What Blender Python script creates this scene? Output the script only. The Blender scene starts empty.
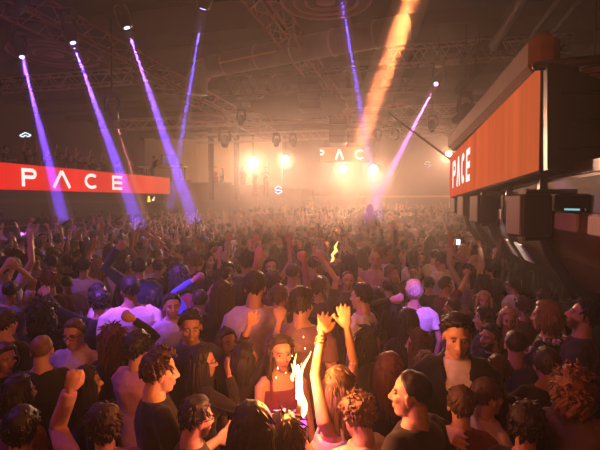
import bpy, math, random
import numpy as np
from mathutils import Vector, Matrix

SC = bpy.context.scene
COL = SC.collection
rng = random.Random(11)

# ------------------------------------------------------------------ camera
F = 450.0
YAW, PIT, HC = math.atan(105 / F), math.atan(22 / F), 2.55
cam_d = bpy.data.cameras.new('camera')
cam_d.sensor_fit = 'HORIZONTAL'
cam_d.sensor_width = 36.0
cam_d.lens = 36.0 * F / 600.0
cam_d.clip_start = 0.05
cam_d.clip_end = 200
cam = bpy.data.objects.new('camera', cam_d)
COL.objects.link(cam)
cam.location = (0, 0, HC)
cam.rotation_euler = (math.pi / 2 - PIT, 0, YAW)
SC.camera = cam

# ------------------------------------------------------------------ world haze, exposure
W = bpy.data.worlds.new('world')
SC.world = W
W.use_nodes = True
wn = W.node_tree
wn.nodes.clear()
wo = wn.nodes.new('ShaderNodeOutputWorld')
wb = wn.nodes.new('ShaderNodeBackground')
wb.inputs['Color'].default_value = (0.01, 0.006, 0.008, 1)
wb.inputs['Strength'].default_value = 0.3
wv = wn.nodes.new('ShaderNodeVolumeScatter')
wv.inputs['Color'].default_value = (1.0, 0.94, 0.92, 1)
wv.inputs['Density'].default_value = 0.008
wv.inputs['Anisotropy'].default_value = 0.66
wn.links.new(wb.outputs[0], wo.inputs['Surface'])
wn.links.new(wv.outputs[0], wo.inputs['Volume'])
SC.view_settings.view_transform = 'Standard'
SC.view_settings.look = 'None'
SC.view_settings.gamma = 1.0
SC.view_settings.use_curve_mapping = False
SC.view_settings.exposure = 0.0
SC.cycles.use_denoising = True
SC.cycles.max_bounces = 5
SC.cycles.diffuse_bounces = 2
SC.cycles.glossy_bounces = 2
SC.cycles.volume_bounces = 0
SC.cycles.transparent_max_bounces = 8
SC.cycles.sample_clamp_indirect = 3.0
SC.cycles.sample_clamp_direct = 0.0

# ------------------------------------------------------------------ picture -> place
_cy, _sy, _cp, _sp = math.cos(YAW), math.sin(YAW), math.cos(PIT), math.sin(PIT)
RIGHT = Vector((_cy, _sy, 0))
FWD = Vector((-_sy * _cp, _cy * _cp, -_sp))
UP = RIGHT.cross(FWD)
EYE = Vector((0, 0, HC))


def ray(x, y):
    return FWD + RIGHT * ((x - 300) / F) + UP * ((225 - y) / F)


def at(x, y, d):            # at a distance
    return EYE + ray(x, y) * d


def atz(x, y, z):           # at a height
    v = ray(x, y)
    return EYE + v * ((z - HC) / v.z)


def proj(p):
    q = Vector(p) - EYE
    d = q.dot(FWD)
    return 300 + F * q.dot(RIGHT) / d, 225 - F * q.dot(UP) / d, d


# large lights: an unseen warm wash from behind the viewer and the purple washes on the floor
def add_light(name, kind, loc, target, power, color, **kw):
    l = bpy.data.lights.new(name, kind)
    l.energy = power
    l.color = color
    for k, v in kw.items():
        setattr(l, k, v)
    o = bpy.data.objects.new(name, l)
    COL.objects.link(o)
    o.location = loc
    if target is not None:
        o.rotation_euler = (Vector(target) - Vector(loc)).to_track_quat('-Z', 'Y').to_euler()
    return o


LIGHT_K = 1.0

# ------------------------------------------------------------------ geometry helpers
class G:
    """collects shapes; build() links them as ONE mesh object"""
    def __init__(self):
        self.v, self.f, self.n = [], [], 0

    def add(self, V, FS):
        V = np.asarray(V, dtype=float).reshape(-1, 3)
        self.v.append(V)
        n = self.n
        self.f.extend([tuple(i + n for i in q) for q in FS])
        self.n += len(V)
        return self

    def verts(self):
        return np.vstack(self.v)

    def rings(self, R, caps=True):
        m = len(R[0])
        fs = []
        for i in range(len(R) - 1):
            for j in range(m):
                k = (j + 1) % m
                fs.append((i * m + j, i * m + k, (i + 1) * m + k, (i + 1) * m + j))
        if caps:
            fs.append(tuple(range(m - 1, -1, -1)))
            b = (len(R) - 1) * m
            fs.append(tuple(range(b, b + m)))
        return self.add(np.vstack(R), fs)

    def tube(self, path, rad, n=10, round_ends=True, flat=1.0, flat_dir=None):
        P = [np.asarray(p, float) for p in path]
        if np.isscalar(rad):
            rad = [rad] * len(P)
        rad = list(rad)
        T = []
        for i in range(len(P)):
            t = P[min(i + 1, len(P) - 1)] - P[max(i - 1, 0)]
            T.append(t / (np.linalg.norm(t) + 1e-9))
        ref = np.array((0, 0, 1.0)) if flat_dir is None else np.asarray(flat_dir, float)
        if abs(T[0] @ ref) > .97:
            ref = np.array((1.0, 0, 0))
        a = np.cross(T[0], ref)
        a /= np.linalg.norm(a)
        if round_ends:
            P2, R2, T2 = [], [], []
            r = rad[0]
            for s, q in ((.95, .32), (.7, .71)):
                P2.append(P[0] - T[0] * r * s); R2.append(r * q); T2.append(T[0])
            P2 += P; R2 += rad; T2 += T
            r = rad[-1]
            for s, q in ((.7, .71), (.95, .32)):
                P2.append(P[-1] + T[-1] * r * s); R2.append(r * q); T2.append(T[-1])
            P, rad, T = P2, R2, T2
        R = []
        ang = np.arange(n) / n * 2 * math.pi
        for p, r, t in zip(P, rad, T):
            a = a - t * (a @ t)
            a /= np.linalg.norm(a) + 1e-9
            b = np.cross(t, a)
            R.append(p + r * (np.outer(np.cos(ang), a) + flat * np.outer(np.sin(ang), b)))
        return self.rings(R)

    def ell(self, c, r, rot=None, nu=14, nv=9):
        V = [(0, 0, -1)]
        for i in range(1, nv):
            e = -math.pi / 2 + math.pi * i / nv
            for j in range(nu):
                a = 2 * math.pi * j / nu
                V.append((math.cos(e) * math.cos(a), math.cos(e) * math.sin(a), math.sin(e)))
        V.append((0, 0, 1))
        V = np.array(V) * np.asarray(r, float)
        if rot is not None:
            V = V @ np.array(rot).T
        V = V + np.asarray(c, float)
        fs = [(0, 1 + (j + 1) % nu, 1 + j) for j in range(nu)]
        for i in range(nv - 2):
            for j in range(nu):
                k = (j + 1) % nu
                a, b = 1 + i * nu, 1 + (i + 1) * nu
                fs.append((a + j, a + k, b + k, b + j))
        t = len(V) - 1
        b = 1 + (nv - 2) * nu
        fs += [(b + j, b + (j + 1) % nu, t) for j in range(nu)]
        return self.add(V, fs)

    def loft(self, R, n=22, ex=2.4):
        ang = np.arange(n) / n * 2 * math.pi
        c, s = np.cos(ang), np.sin(ang)
        cx = np.sign(c) * np.abs(c) ** (2 / ex)
        sx = np.sign(s) * np.abs(s) ** (2 / ex)
        L = []
        for (x, y, z, rx, ry) in R:
            L.append(np.stack([x + rx * cx, y + ry * sx, np.full(n, z)], 1))
        return self.rings(L)

    def box(self, c, s, rot=None):
        V = np.array([(x, y, z) for x in (-.5, .5) for y in (-.5, .5) for z in (-.5, .5)]) * np.asarray(s, float)
        if rot is not None:
            V = V @ np.array(rot).T
        V = V + np.asarray(c, float)
        return self.add(V, [(0, 1, 3, 2), (4, 6, 7, 5), (0, 4, 5, 1), (2, 3, 7, 6), (0, 2, 6, 4), (1, 5, 7, 3)])

    def cbox(self, c, s, b=.01, rot=None):
        """a box with chamfered edges"""
        sx, sy, sz = [q / 2 for q in s]
        b = min(b, sx * .9, sy * .9, sz * .9)
        R = []
        def ring(x, y, z):
            k = b
            return [(-x + k, -y, z), (x - k, -y, z), (x, -y + k, z), (x, y - k, z), (x - k, y, z), (-x + k, y, z), (-x, y - k, z), (-x, -y + k, z)]
        R = [ring(sx - b, sy - b, -sz), ring(sx, sy, -sz + b), ring(sx, sy, sz - b), ring(sx - b, sy - b, sz)]
        R = [np.array(q, float) for q in R]
        if rot is not None:
            R = [q @ np.array(rot).T for q in R]
        return self.rings([q + np.asarray(c, float) for q in R])

    def prism(self, poly, y0, y1):
        """polygon in (x,z), extruded along y"""
        n = len(poly)
        V = [(p[0], y0, p[1]) for p in poly] + [(p[0], y1, p[1]) for p in poly]
        fs = [tuple(range(n)), tuple(range(2 * n - 1, n - 1, -1))]
        for i in range(n):
            j = (i + 1) % n
            fs.append((i, i + n, j + n, j))
        return self.add(V, fs)

    def mesh(self, name, smooth=False):
        m = bpy.data.meshes.new(name)
        m.from_pydata(self.verts().tolist(), [], self.f)
        m.update()
        if smooth:
            m.shade_smooth()
        return m

    def build(self, name, mat=None, parent=None, smooth=False, fix=True):
        m = self.mesh(name, smooth)
        if fix:
            import bmesh
            bm = bmesh.new(); bm.from_mesh(m)
            bmesh.ops.recalc_face_normals(bm, faces=bm.faces)
            bm.to_mesh(m); bm.free()
        return link(name, m, mat, parent)


def link(name, m, mat=None, parent=None):
    o = bpy.data.objects.new(name, m)
    COL.objects.link(o)
    if mat is not None and not m.materials:
        m.materials.append(mat)
    if parent is not None:
        o.parent = parent
    return o


def tag(o, label=None, cat=None, group=None, kind=None):
    if label: o['label'] = label
    if cat: o['category'] = cat
    if group: o['group'] = group
    if kind: o['kind'] = kind
    return o


def empty(name, loc, rz=0.0, label=None, cat=None, group=None):
    o = bpy.data.objects.new(name, None)
    COL.objects.link(o)
    o.empty_display_size = .1
    o.location = loc
    o.rotation_euler = (0, 0, rz)
    return tag(o, label, cat, group)


def rotm(ax, a):
    return np.array(Matrix.Rotation(a, 3, ax))


def unit(v):
    v = np.asarray(v, float)
    return v / (np.linalg.norm(v) + 1e-9)


def remesh(g, voxel, ratio=1.0, smooth=3):
    """fuse overlapping shapes into one continuous surface"""
    m = g.mesh('tmp')
    o = bpy.data.objects.new('tmp', m)
    COL.objects.link(o)
    r = o.modifiers.new('r', 'REMESH'); r.mode = 'VOXEL'; r.voxel_size = voxel; r.adaptivity = 0
    if smooth:
        s = o.modifiers.new('s', 'SMOOTH'); s.factor = .5; s.iterations = smooth
    if ratio < 1:
        d = o.modifiers.new('d', 'DECIMATE'); d.ratio = ratio
    dg = bpy.context.evaluated_depsgraph_get()
    me = bpy.data.meshes.new_from_object(o.evaluated_get(dg))
    bpy.data.objects.remove(o)
    bpy.data.meshes.remove(m)
    me.shade_smooth()
    return me


def get_v(me):
    a = np.empty(len(me.vertices) * 3)
    me.vertices.foreach_get('co', a)
    return a.reshape(-1, 3)


def set_v(me, V):
    me.vertices.foreach_set('co', np.ascontiguousarray(V).ravel())
    me.update()


# ------------------------------------------------------------------ materials
def new_mat(name):
    m = bpy.data.materials.new(name)
    m.use_nodes = True
    return m, m.node_tree, m.node_tree.nodes['Principled BSDF']


def mat(name, color, rough=.6, metal=0.0, noise=0.0, scale=8.0, bump=0.0, spec=.5):
    m, t, b = new_mat(name)
    b.inputs['Base Color'].default_value = (*color, 1)
    b.inputs['Roughness'].default_value = rough
    b.inputs['Metallic'].default_value = metal
    b.inputs['Specular IOR Level'].default_value = spec
    if noise or bump:
        tc = t.nodes.new('ShaderNodeTexCoord')
        n = t.nodes.new('ShaderNodeTexNoise')
        n.inputs['Scale'].default_value = scale
        n.inputs['Detail'].default_value = 5
        t.links.new(tc.outputs['Object'], n.inputs['Vector'])
        if noise:
            mx = t.nodes.new('ShaderNodeMix'); mx.data_type = 'RGBA'
            mx.inputs[6].default_value = (*[c * (1 - noise) for c in color], 1)
            mx.inputs[7].default_value = (*[min(1, c * (1 + noise)) for c in color], 1)
            t.links.new(n.outputs['Fac'], mx.inputs[0])
            t.links.new(mx.outputs[2], b.inputs['Base Color'])
        if bump:
            bp = t.nodes.new('ShaderNodeBump'); bp.inputs['Strength'].default_value = bump
            bp.inputs['Distance'].default_value = .01
            t.links.new(n.outputs['Fac'], bp.inputs['Height'])
            t.links.new(bp.outputs[0], b.inputs['Normal'])
    return m


def glow(name, color, strength):
    m = bpy.data.materials.new(name)
    m.use_nodes = True
    t = m.node_tree
    t.nodes.clear()
    o = t.nodes.new('ShaderNodeOutputMaterial')
    e = t.nodes.new('ShaderNodeEmission')
    e.inputs[0].default_value = (*color, 1)
    e.inputs[1].default_value = strength
    t.links.new(e.outputs[0], o.inputs[0])
    return m


def obj_mat(name, rough, spec, noise_scale, noise, bump, tint=False, stretch=None, sheen=0.0):
    """base colour = the object's own colour (x the mesh's pigment where it has one), with a fine procedural grain"""
    m, t, b = new_mat(name)
    oi = t.nodes.new('ShaderNodeObjectInfo')
    tc = t.nodes.new('ShaderNodeTexCoord')
    n = t.nodes.new('ShaderNodeTexNoise')
    n.inputs['Scale'].default_value = noise_scale
    n.inputs['Detail'].default_value = 4
    src = tc.outputs['Object']
    if stretch:
        mp = t.nodes.new('ShaderNodeMapping')
        mp.inputs['Scale'].default_value = stretch
        t.links.new(src, mp.inputs['Vector'])
        src = mp.outputs[0]
    t.links.new(src, n.inputs['Vector'])
    mr = t.nodes.new('ShaderNodeMapRange')
    mr.inputs['From Min'].default_value = .3
    mr.inputs['From Max'].default_value = .7
    mr.inputs['To Min'].default_value = 1 - noise
    mr.inputs['To Max'].default_value = 1 + noise
    t.links.new(n.outputs['Fac'], mr.inputs['Value'])
    vm = t.nodes.new('ShaderNodeVectorMath'); vm.operation = 'SCALE'
    t.links.new(oi.outputs['Color'], vm.inputs[0])
    t.links.new(mr.outputs[0], vm.inputs['Scale'])
    out = vm.outputs[0]
    if tint:
        at_ = t.nodes.new('ShaderNodeAttribute'); at_.attribute_name = 'tint'
        v2 = t.nodes.new('ShaderNodeVectorMath'); v2.operation = 'MULTIPLY'
        t.links.new(out, v2.inputs[0]); t.links.new(at_.outputs['Color'], v2.inputs[1])
        out = v2.outputs[0]
    t.links.new(out, b.inputs['Base Color'])
    b.inputs['Roughness'].default_value = rough
    b.inputs['Specular IOR Level'].default_value = spec
    if sheen:
        b.inputs['Sheen Weight'].default_value = sheen
    if bump:
        bp = t.nodes.new('ShaderNodeBump'); bp.inputs['Strength'].default_value = bump
        bp.inputs['Distance'].default_value = .006
        t.links.new(n.outputs['Fac'], bp.inputs['Height'])
        t.links.new(bp.outputs[0], b.inputs['Normal'])
    return m


M_SKIN = obj_mat('skin', .48, .45, 60, .05, .05, tint=True)
M_HAIR = obj_mat('hair', .55, .4, 55, .35, .5, stretch=(1, 1, .25))
M_CLOTH = obj_mat('cloth', .85, .25, 26, .12, .25, sheen=.15)
M_SEQUIN = obj_mat('sequins', .22, .9, 140, .5, .9)
M_PATTERN = obj_mat('patterned cloth', .8, .3, 30, .95, .2)
M_EYE = mat('eye white', (.45, .42, .38), .2)
M_PUPIL = mat('pupil', (.02, .012, .008), .15)
M_BLACK = mat('black paint', (.012, .011, .012), .45, noise=.3, scale=6)
M_BLACKMETAL = mat('black metal', (.02, .018, .018), .35, metal=.6)
M_STEEL = mat('truss steel', (.30, .24, .22), .4, metal=.7, noise=.2, scale=5)
M_RUST = mat('truss red', (.26, .10, .08), .45, metal=.3, noise=.25, scale=4)
M_GLASS = mat('bottle glass', (.01, .03, .012), .08, spec=.8)

# ------------------------------------------------------------------ people
SHO_Z, HIP_Z = 1.395, .90


def ik(S, T, l1, l2, pole):
    S, T, pole = (np.asarray(q, float) for q in (S, T, pole))
    d = T - S
    L = np.linalg.norm(d)
    mx = (l1 + l2) * .985
    if L > mx:
        T = S + d / L * mx; L = mx
    L = max(L, .16)
    u = unit(T - S)
    ca = (l1 * l1 + L * L - l2 * l2) / (2 * l1 * L)
    a = math.acos(max(-1, min(1, ca)))
    w = unit(pole - u * (pole @ u))
    return S + l1 * (math.cos(a) * u + math.sin(a) * w), T


PRESET = {          # wrist targets for a right arm, canonical metres, facing +Y
    'down': (.25, .03, .87), 'back': (.2, -.12, .95), 'bent': (.10, .33, 1.17), 'fold': (.0, .27, 1.22),
    'up': (.24, .10, 1.96), 'high': (.16, .05, 2.0), 'wide': (.42, .08, 1.83), 'fore': (.18, .36, 1.82),
    'half': (.30, .22, 1.60), 'face': (.07, .20, 1.50), 'phone': (.10, .42, 1.72), 'point': (.12, .50, 1.62),
    'bottle': (.14, .40, 1.50), 'out': (.62, .2, 1.45),
}


def hand(g, wr, d, n, side, curl, spread, k=1.0, fat=1.0):
    """palm, four unequal fingers with knuckle bends, and a thumb leaving the side of the palm.
    d: towards the fingers, n: out of the palm, side: +1/-1 = which side the thumb leaves"""
    d = unit(d); n = unit(n - d * (n @ d)); s = np.cross(d, n) * side
    M = np.stack([s, n, d], 1)
    g.ell(wr + d * .052 * k, (.041 * k, .0165 * k * fat, .056 * k), M, 12, 8)
    g.ell(wr + d * .035 * k + s * .020 * k + n * .006 * k, (.019 * k, .017 * k, .032 * k), M, 10, 7)
    for off, ln, sp in ((.030, .072, .16), (.010, .081, .04), (-.011, .075, -.07), (-.030, .059, -.2)):
        p = wr + (d * .092 + s * off - d * abs(off) * .22) * k
        q = wr + (d * .045 + s * off * .8) * k
        dd = unit(d + s * sp * spread)
        path, rad = [q, p], [.0105 * k * fat, .0102 * k * fat]
        ang = 0
        for j, (fr, r) in enumerate(((.45, .0096), (.30, .0088), (.25, .0076))):
            ang += curl * (.75, 1.0, .7)[j]
            p = p + (dd * math.cos(ang) + n * math.sin(ang)) * ln * fr * k
            path.append(p); rad.append(r * k * fat)
        g.tube(path, rad, 8)
    b = wr + (d * .022 + s * .024) * k
    t1 = b + (d * .030 + s * .026 + n * .008 * (1 + curl)) * k
    t2 = t1 + (d * .030 + s * (.016 - .014 * curl) + n * .014 * curl) * k
    t3 = t2 + (d * .024 + s * (.004 - .016 * curl) + n * .016 * curl) * k
    g.tube([b, t1, t2, t3], [.014 * k * fat, .0125 * k * fat, .0108 * k * fat, .0088 * k * fat], 8)


def head_frame(p):
    M = rotm('Z', math.radians(-p.get('hy', 0))) @ rotm('X', math.radians(p.get('hp', 0))) @ rotm('Y', math.radians(p.get('hr', 0)))
    piv = np.array((0, -.035 + p.get('lean', 0) * .5, 1.50))
    return M, piv + M @ np.array((0, .040, .114))


def arms(p):
    fem = p.get('sex') == 'f'
    sw = (.158 if fem else .182) * p.get('w', 1)
    out = []
    for sg, key in ((1, 'R'), (-1, 'L')):
        T = p.get(key, 'down')
        if isinstance(T, str):
            T = np.array(PRESET[T]) * (sg, 1, 1)
        T = np.asarray(T, float)
        up = max(0.0, min(1.0, (T[2] - 1.1) / .7))
        S = np.array((sg * (sw - .015 * up), p.get('lean', 0), SHO_Z + .045 * up))
        hi = max(0.0, min(1.0, (T[2] - 1.6) / .25))
        pole = np.array((sg * (.45 + .45 * hi), -.8 + .9 * up, -.75 * (1 - hi) - .05))
        pole = np.asarray(p.get(key + 'p', pole), float)
        E_, Wr = ik(S, T, .295, .262, pole)
        out.append((sg, S, E_, Wr, up))
    return out


def torso_rings(p, inf=0.0, z0=.84, z1=1.50):
    fem = p.get('sex') == 'f'
    w = p.get('w', 1); ln = p.get('lean', 0)
    if fem:
        R = [(.84, .158, .108), (.92, .172, .118), (1.00, .158, .105), (1.10, .128, .09), (1.20, .138, .10), (1.28, .152, .112), (1.355, .148, .096), (1.41, .118, .078), (1.455, .076, .06), (1.50, .056, .052)]
    else:
        R = [(.84, .155, .105), (.92, .168, .115), (1.02, .158, .108), (1.12, .155, .105), (1.22, .168, .115), (1.31, .184, .122), (1.375, .176, .108), (1.425, .138, .085), (1.465, .088, .066), (1.50, .064, .058)]
    return [(0, ln * max(0, (z - .9) / .5) - .012 * (z > 1.3), z, (a + inf) * (w if z > 1 else 1), b + inf) for z, a, b in R if z0 - .001 <= z <= z1 + .001]


def make_body(p, voxel=.0085, ratio=.4):
    g = G()
    fem = p.get('sex') == 'f'
    w = p.get('w', 1)
    g.loft(torso_rings(p, -.010))
    if fem:
        for sx in (-1, 1):
            g.ell((sx * .07, .085 + p.get('lean', 0) * .7, 1.255), (.055, .05, .055))
    for sx in (-1, 1):                                              # legs and feet
        g.tube([(sx * .085, 0, .90), (sx * .092, .012, .70), (sx * .095, .012, .49), (sx * .1, -.022, .30), (sx * .102, -.03, .09)], [.074, .070, .050, .048, .035], 12)
        g.tube([(sx * .102, -.055, .04), (sx * .112, .06, .042), (sx * .122, .145, .028)], [.036, .038, .026], 10, flat=.9)
    for sg, S, E_, Wr, up in arms(p):
        mid = (S + E_) / 2
        inner = np.array((sg * .085, S[1], 1.405))
        ax = unit(E_ - S)
        g.tube([inner, inner * .4 + S * .6 + np.array((0, 0, .006)), S + ax * .03, mid, E_, E_ * .45 + Wr * .55, Wr], [.05, .05 if not fem else .043, .051 if not fem else .044, .045 if not fem else .037, .037 if not fem else .031, .036 if not fem else .030, .0265 if not fem else .023], 12)
        d = unit(Wr - E_)
        key = 'R' if sg > 0 else 'L'
        hd = p.get(key + 'h', {})
        d2 = unit(d + np.asarray(hd.get('bend', (0, 0, 0)), float))
        n = np.asarray(hd.get('n', (-sg * .9, .3, 0) if up < .4 else (-sg * .25, 1, 0)), float)
        hk = (.98 if not fem else .9) * p.get('hk', 1.0)
        nn = n - d2 * (n @ d2)
        s_try = np.cross(d2, unit(nn))
        inward = np.array((-sg, .4, 0.0)) if up > .4 else np.array((0, 1.0, 0))
        hand(g, Wr - d * .004, d2, n, 1 if s_try @ inward > 0 else -1, hd.get('curl', .35), hd.get('spread', 1.0), hk, p.get('fat', 1.0))
    M, H = head_frame(p)
    # neck
    g.tube([(0, -.03 + p.get('lean', 0), 1.43), (0, -.032 + p.get('lean', 0) * .8, 1.50), H + M @ np.array((0, -.022, -.05))], [.064 if not fem else .055, .056 if not fem else .047, .056 if not fem else .048], 14)
    jw = p.get('jaw', 1.0) * (.93 if fem else 1.0)
    def he(c, r, rr=None, **k):
        RR = M if rr is None else M @ rr
        g.ell(H + M @ np.asarray(c, float), r, RR, **k)
    he((0, -.012, .030), (.0755, .095, .087), nu=20, nv=14)
    he((0, .026, -.030), (.0635 * jw, .064, .082), nu=18, nv=12)
    he((0, .048, -.096), (.036 * jw, .036, .027))
    he((0, .022, -.082), (.050 * jw, .050, .032))
    g.tube([H + M @ np.array(q) for q in ((0, .086, .016), (0, .098, -.012), (0, .109, -.030))], [.0085, .0105, .0135], 8)
    for sx in (-1, 1):
        he((sx * .013, .094, -.036), (.009, .011, .008))
        he((sx * .038, .058, -.022), (.026, .026, .020))
        he((sx * .078, -.006, -.010), (.0085, .020, .033), rotm('X', -.2) @ rotm('Z', sx * -.35))
        he((sx * .030, .074, .029), (.028, .013, .0085))
    he((0, .087, -.0635), (.0235, .0105, .0068))
    he((0, .085, -.0745), (.0205, .0105, .0078))
    me = remesh(g, voxel, 1.0, 2)
    V = get_v(me)
    L = (V - H) @ M                                                  # head-local
    fr = L[:, 1] > .03
    for sx in (-1, 1):                                               # eye sockets
        dd = ((L[:, 0] - sx * .031) / .0165) ** 2 + ((L[:, 2] - .008) / .0105) ** 2
        V -= (M @ np.array((0, 1.0, 0))) * (np.exp(-dd) * .0105 * fr)[:, None]
    dm = (L[:, 0] / .024) ** 2 + ((L[:, 2] + .0692) / .003) ** 2     # mouth line
    V -= (M @ np.array((0, 1.0, 0))) * (np.exp(-dm) * .004 * fr)[:, None]
    set_v(me, V)
    if ratio < 1:
        o = bpy.data.objects.new('tmp', me); COL.objects.link(o)
        d = o.modifiers.new('d', 'DECIMATE'); d.ratio = ratio
        me2 = bpy.data.meshes.new_from_object(o.evaluated_get(bpy.context.evaluated_depsgraph_get()))
        bpy.data.objects.remove(o); bpy.data.meshes.remove(me)
        me = me2
        V = get_v(me)
    # pigment: lips, brows, beard
    L = (V - H) @ M
    fr = L[:, 1] > .035
    tint = np.ones((len(V), 4))
    lip = np.clip(1.25 - ((L[:, 0] / .025) ** 2 + ((L[:, 2] + .069) / .0125) ** 2), 0, 1) * fr
    lc = np.array((.62, .30, .30) if fem else (.8, .55, .52))
    tint[:, :3] += lip[:, None] * (lc - 1)
    for sx in (-1, 1):
        bz = .0305 - .25 * (np.abs(L[:, 0]) - .03) ** 2 / .03
        br = np.clip(1.3 - (((L[:, 0] - sx * .032) / .024) ** 2 + ((L[:, 2] - bz) / .0062) ** 2), 0, 1) * fr
        tint[:, :3] *= (1 - .85 * br)[:, None]
        ey = np.clip(1.2 - (((L[:, 0] - sx * .031) / .0165) ** 2 + ((L[:, 2] - .0085) / .007) ** 2), 0, 1) * fr
        tint[:, :3] *= (1 - .55 * ey)[:, None]
    bd = p.get('beard', 0)
    if bd:
        a = np.clip((-.030 - L[:, 2]) / .012, 0, 1) * np.clip((L[:, 2] + .135) / .01, 0, 1) * np.clip((L[:, 1] + .005) / .02, 0, 1)
        cheek = np.clip((((L[:, 0] / .052) ** 2 + ((L[:, 2] + .048) / .024) ** 2) - .55) * 2, 0, 1)
        must = np.clip(1.2 - ((L[:, 0] / .027) ** 2 + ((L[:, 2] + .0535) / .006) ** 2), 0, 1)
        k = np.clip(np.maximum(a * np.where(L[:, 2] > -.088, cheek, 1), must * fr) * (1 - lip), 0, 1) * bd * (np.abs(L).max(1) < .2)
        tint[:, :3] *= (1 - .88 * k)[:, None]
    ca = me.color_attributes.new('tint', 'FLOAT_COLOR', 'POINT')
    ca.data.foreach_set('color', tint.ravel())
    me.materials.clear(); me.materials.append(M_SKIN)
    me.name = 'person'
    return me


def make_eyes(p):
    M, H = head_frame(p)
    out = []
    for sx in (-1, 1):
        g = G()
        g.ell(H + M @ np.array((sx * .031, .0738, .0082)), (.0125, .0105, .0088), M, 12, 8)
        n0 = len(g.f)
        g.ell(H + M @ np.array((sx * .031, .0815, .0080)), (.0068, .0035, .0070), M, 10, 6)
        m = g.mesh('eye', True)
        m.materials.append(M_EYE); m.materials.append(M_PUPIL)
        for i in range(n0, len(m.polygons)):
            m.polygons[i].material_index = 1
        out.append(m)
    return out


def make_top(p, kind, voxel=.011, ratio=.5):
    """kind: tee, long, shirt (collar), jacket (open front), hoodie, tank"""
    fem = p.get('sex') == 'f'
    g = G()
    inf = {'jacket': .020, 'hoodie': .022, 'tank': .004, 'long': .007, 'shirt': .010}.get(kind, .008)
    z1 = {'tank': 1.37}.get(kind, 1.475)
    rs = torso_rings(p, inf, z1=z1)
    rs = [(0, rs[0][1], .80, rs[0][3] + .012, rs[0][4] + .012), (0, rs[0][1], .84, rs[0][3] + .010, rs[0][4] + .010)] + rs[1:]
    g.loft(rs)
    if fem:
        for sx in (-1, 1):
            g.ell((sx * .07, .088 + p.get('lean', 0) * .7, 1.255), (.055 + inf, .05 + inf, .055 + inf))
    if kind == 'tank':
        for sx in (-1, 1):
            y = p.get('lean', 0)
            g.tube([(sx * .09, y + .095, 1.32), (sx * .092, y + .055, 1.43), (sx * .088, y - .01, 1.462), (sx * .085, y - .075, 1.42), (sx * .08, y - .10, 1.33)], .013, 8)
    else:
        frac = {'tee': .62, 'jacket': 2, 'long': 2, 'shirt': 2, 'hoodie': 2}[kind]
        frac = p.get('sleeve', frac)
        for sg, S, E_, Wr, up in arms(p):
            r0 = (.056 if not fem else .049) + inf
            inner = np.array((sg * .075, S[1], 1.405))
            ax = unit(E_ - S)
            P, R_ = [inner, inner * .4 + S * .6 + np.array((0, 0, .004)), S + ax * .035], [r0 - .004, r0 - .003, r0]
            if frac <= 1:
                P.append(S + (E_ - S) * frac); R_.append(r0 - .002)
            else:
                q = frac - 1
                P += [S + (E_ - S) * .5, E_, E_ + (Wr - E_) * min(.5, q), E_ + (Wr - E_) * (q * .98)]
                R_ += [r0 - .006, r0 - .014, r0 - .015, r0 - .019]
                if kind == 'shirt' and q < .9:
                    e = E_ + (Wr - E_) * q
                    g.tube([e - unit(Wr - E_) * .05, e], [r0 - .010, r0 - .010], 12, False)
            g.tube(P, R_, 12, False)
        if kind in ('shirt', 'jacket', 'hoodie'):
            y = p.get('lean', 0)
            r = {'shirt': .011, 'jacket': .013, 'hoodie': .03}[kind]
            c = [(.078 * math.cos(a), y - .025 + .072 * math.sin(a), 1.487 - .03 * (1 + math.sin(a)) / 2) for a in np.linspace(math.pi * .62, math.pi * 2.38, 15)]
            g.tube(c, r, 8, flat=1.6, flat_dir=(0, 0, 1))
    me = remesh(g, voxel, ratio, 2)
    V = get_v(me)
    rr = np.random.default_rng(5)
    ph = rr.uniform(0, 6, 4)
    fold = .004 * np.sin(V[:, 2] * 34 + V[:, 0] * 22 + ph[0]) * np.sin(V[:, 0] * 17 + V[:, 1] * 21 + ph[1])
    c = np.array((0, 0)) ; rad = V[:, :2] - c
    nrm = rad / (np.linalg.norm(rad, axis=1)[:, None] + 1e-6)
    V[:, :2] += nrm * fold[:, None]
    if kind == 'jacket':                                              # open front
        y = p.get('lean', 0)
        wz = np.clip((V[:, 2] - .98) / .5, 0, 1) * .085
        k = np.clip((wz - np.abs(V[:, 0])) / .012, 0, 1) * (V[:, 1] > y * .6 + .02) * (V[:, 2] < 1.5)
        V[:, 1] -= k * .045
    set_v(me, V)
    me.name = 'top'
    return me


def make_trousers(p):
    g = G()
    g.loft([(0, 0, .78, .140, .105), (0, 0, .84, .152, .104), (0, 0, .92, .162, .112), (0, 0, .97, .156, .106)])
    for sx in (-1, 1):
        g.tube([(sx * .085, 0, .86), (sx * .092, .012, .68), (sx * .096, .012, .48), (sx * .1, -.018, .30), (sx * .102, -.025, .075)], [.077, .080, .066, .062, .058], 12, False)
        g.tube([(sx * .102, -.06, .05), (sx * .112, .06, .052), (sx * .122, .155, .042)], [.05, .048, .036], 10, flat=.9)
    me = remesh(g, .016, .5, 2)
    me.name = 'trousers'
    return me


def hairline(az):
    """lowest hair elevation (deg) for azimuth 0 = front .. 180 = back, seen from the skull's centre"""
    return np.interp(az, [0, 28, 52, 72, 88, 100, 118, 145, 180], [30, 29, 20, 1, -24, -8, -34, -44, -46])


def fnoise(V, s, seed):
    r = np.random.default_rng(seed)
    out = np.zeros(len(V))
    for k in range(7):
        d = r.normal(size=3); d /= np.linalg.norm(d)
        e = r.normal(size=3); e /= np.linalg.norm(e)
        out += np.sin(V @ d * s * r.uniform(.7, 1.4) + r.uniform(0, 6)) * np.sin(V @ e * s * r.uniform(.7, 1.4) + r.uniform(0, 6))
    return out / 3


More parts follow.
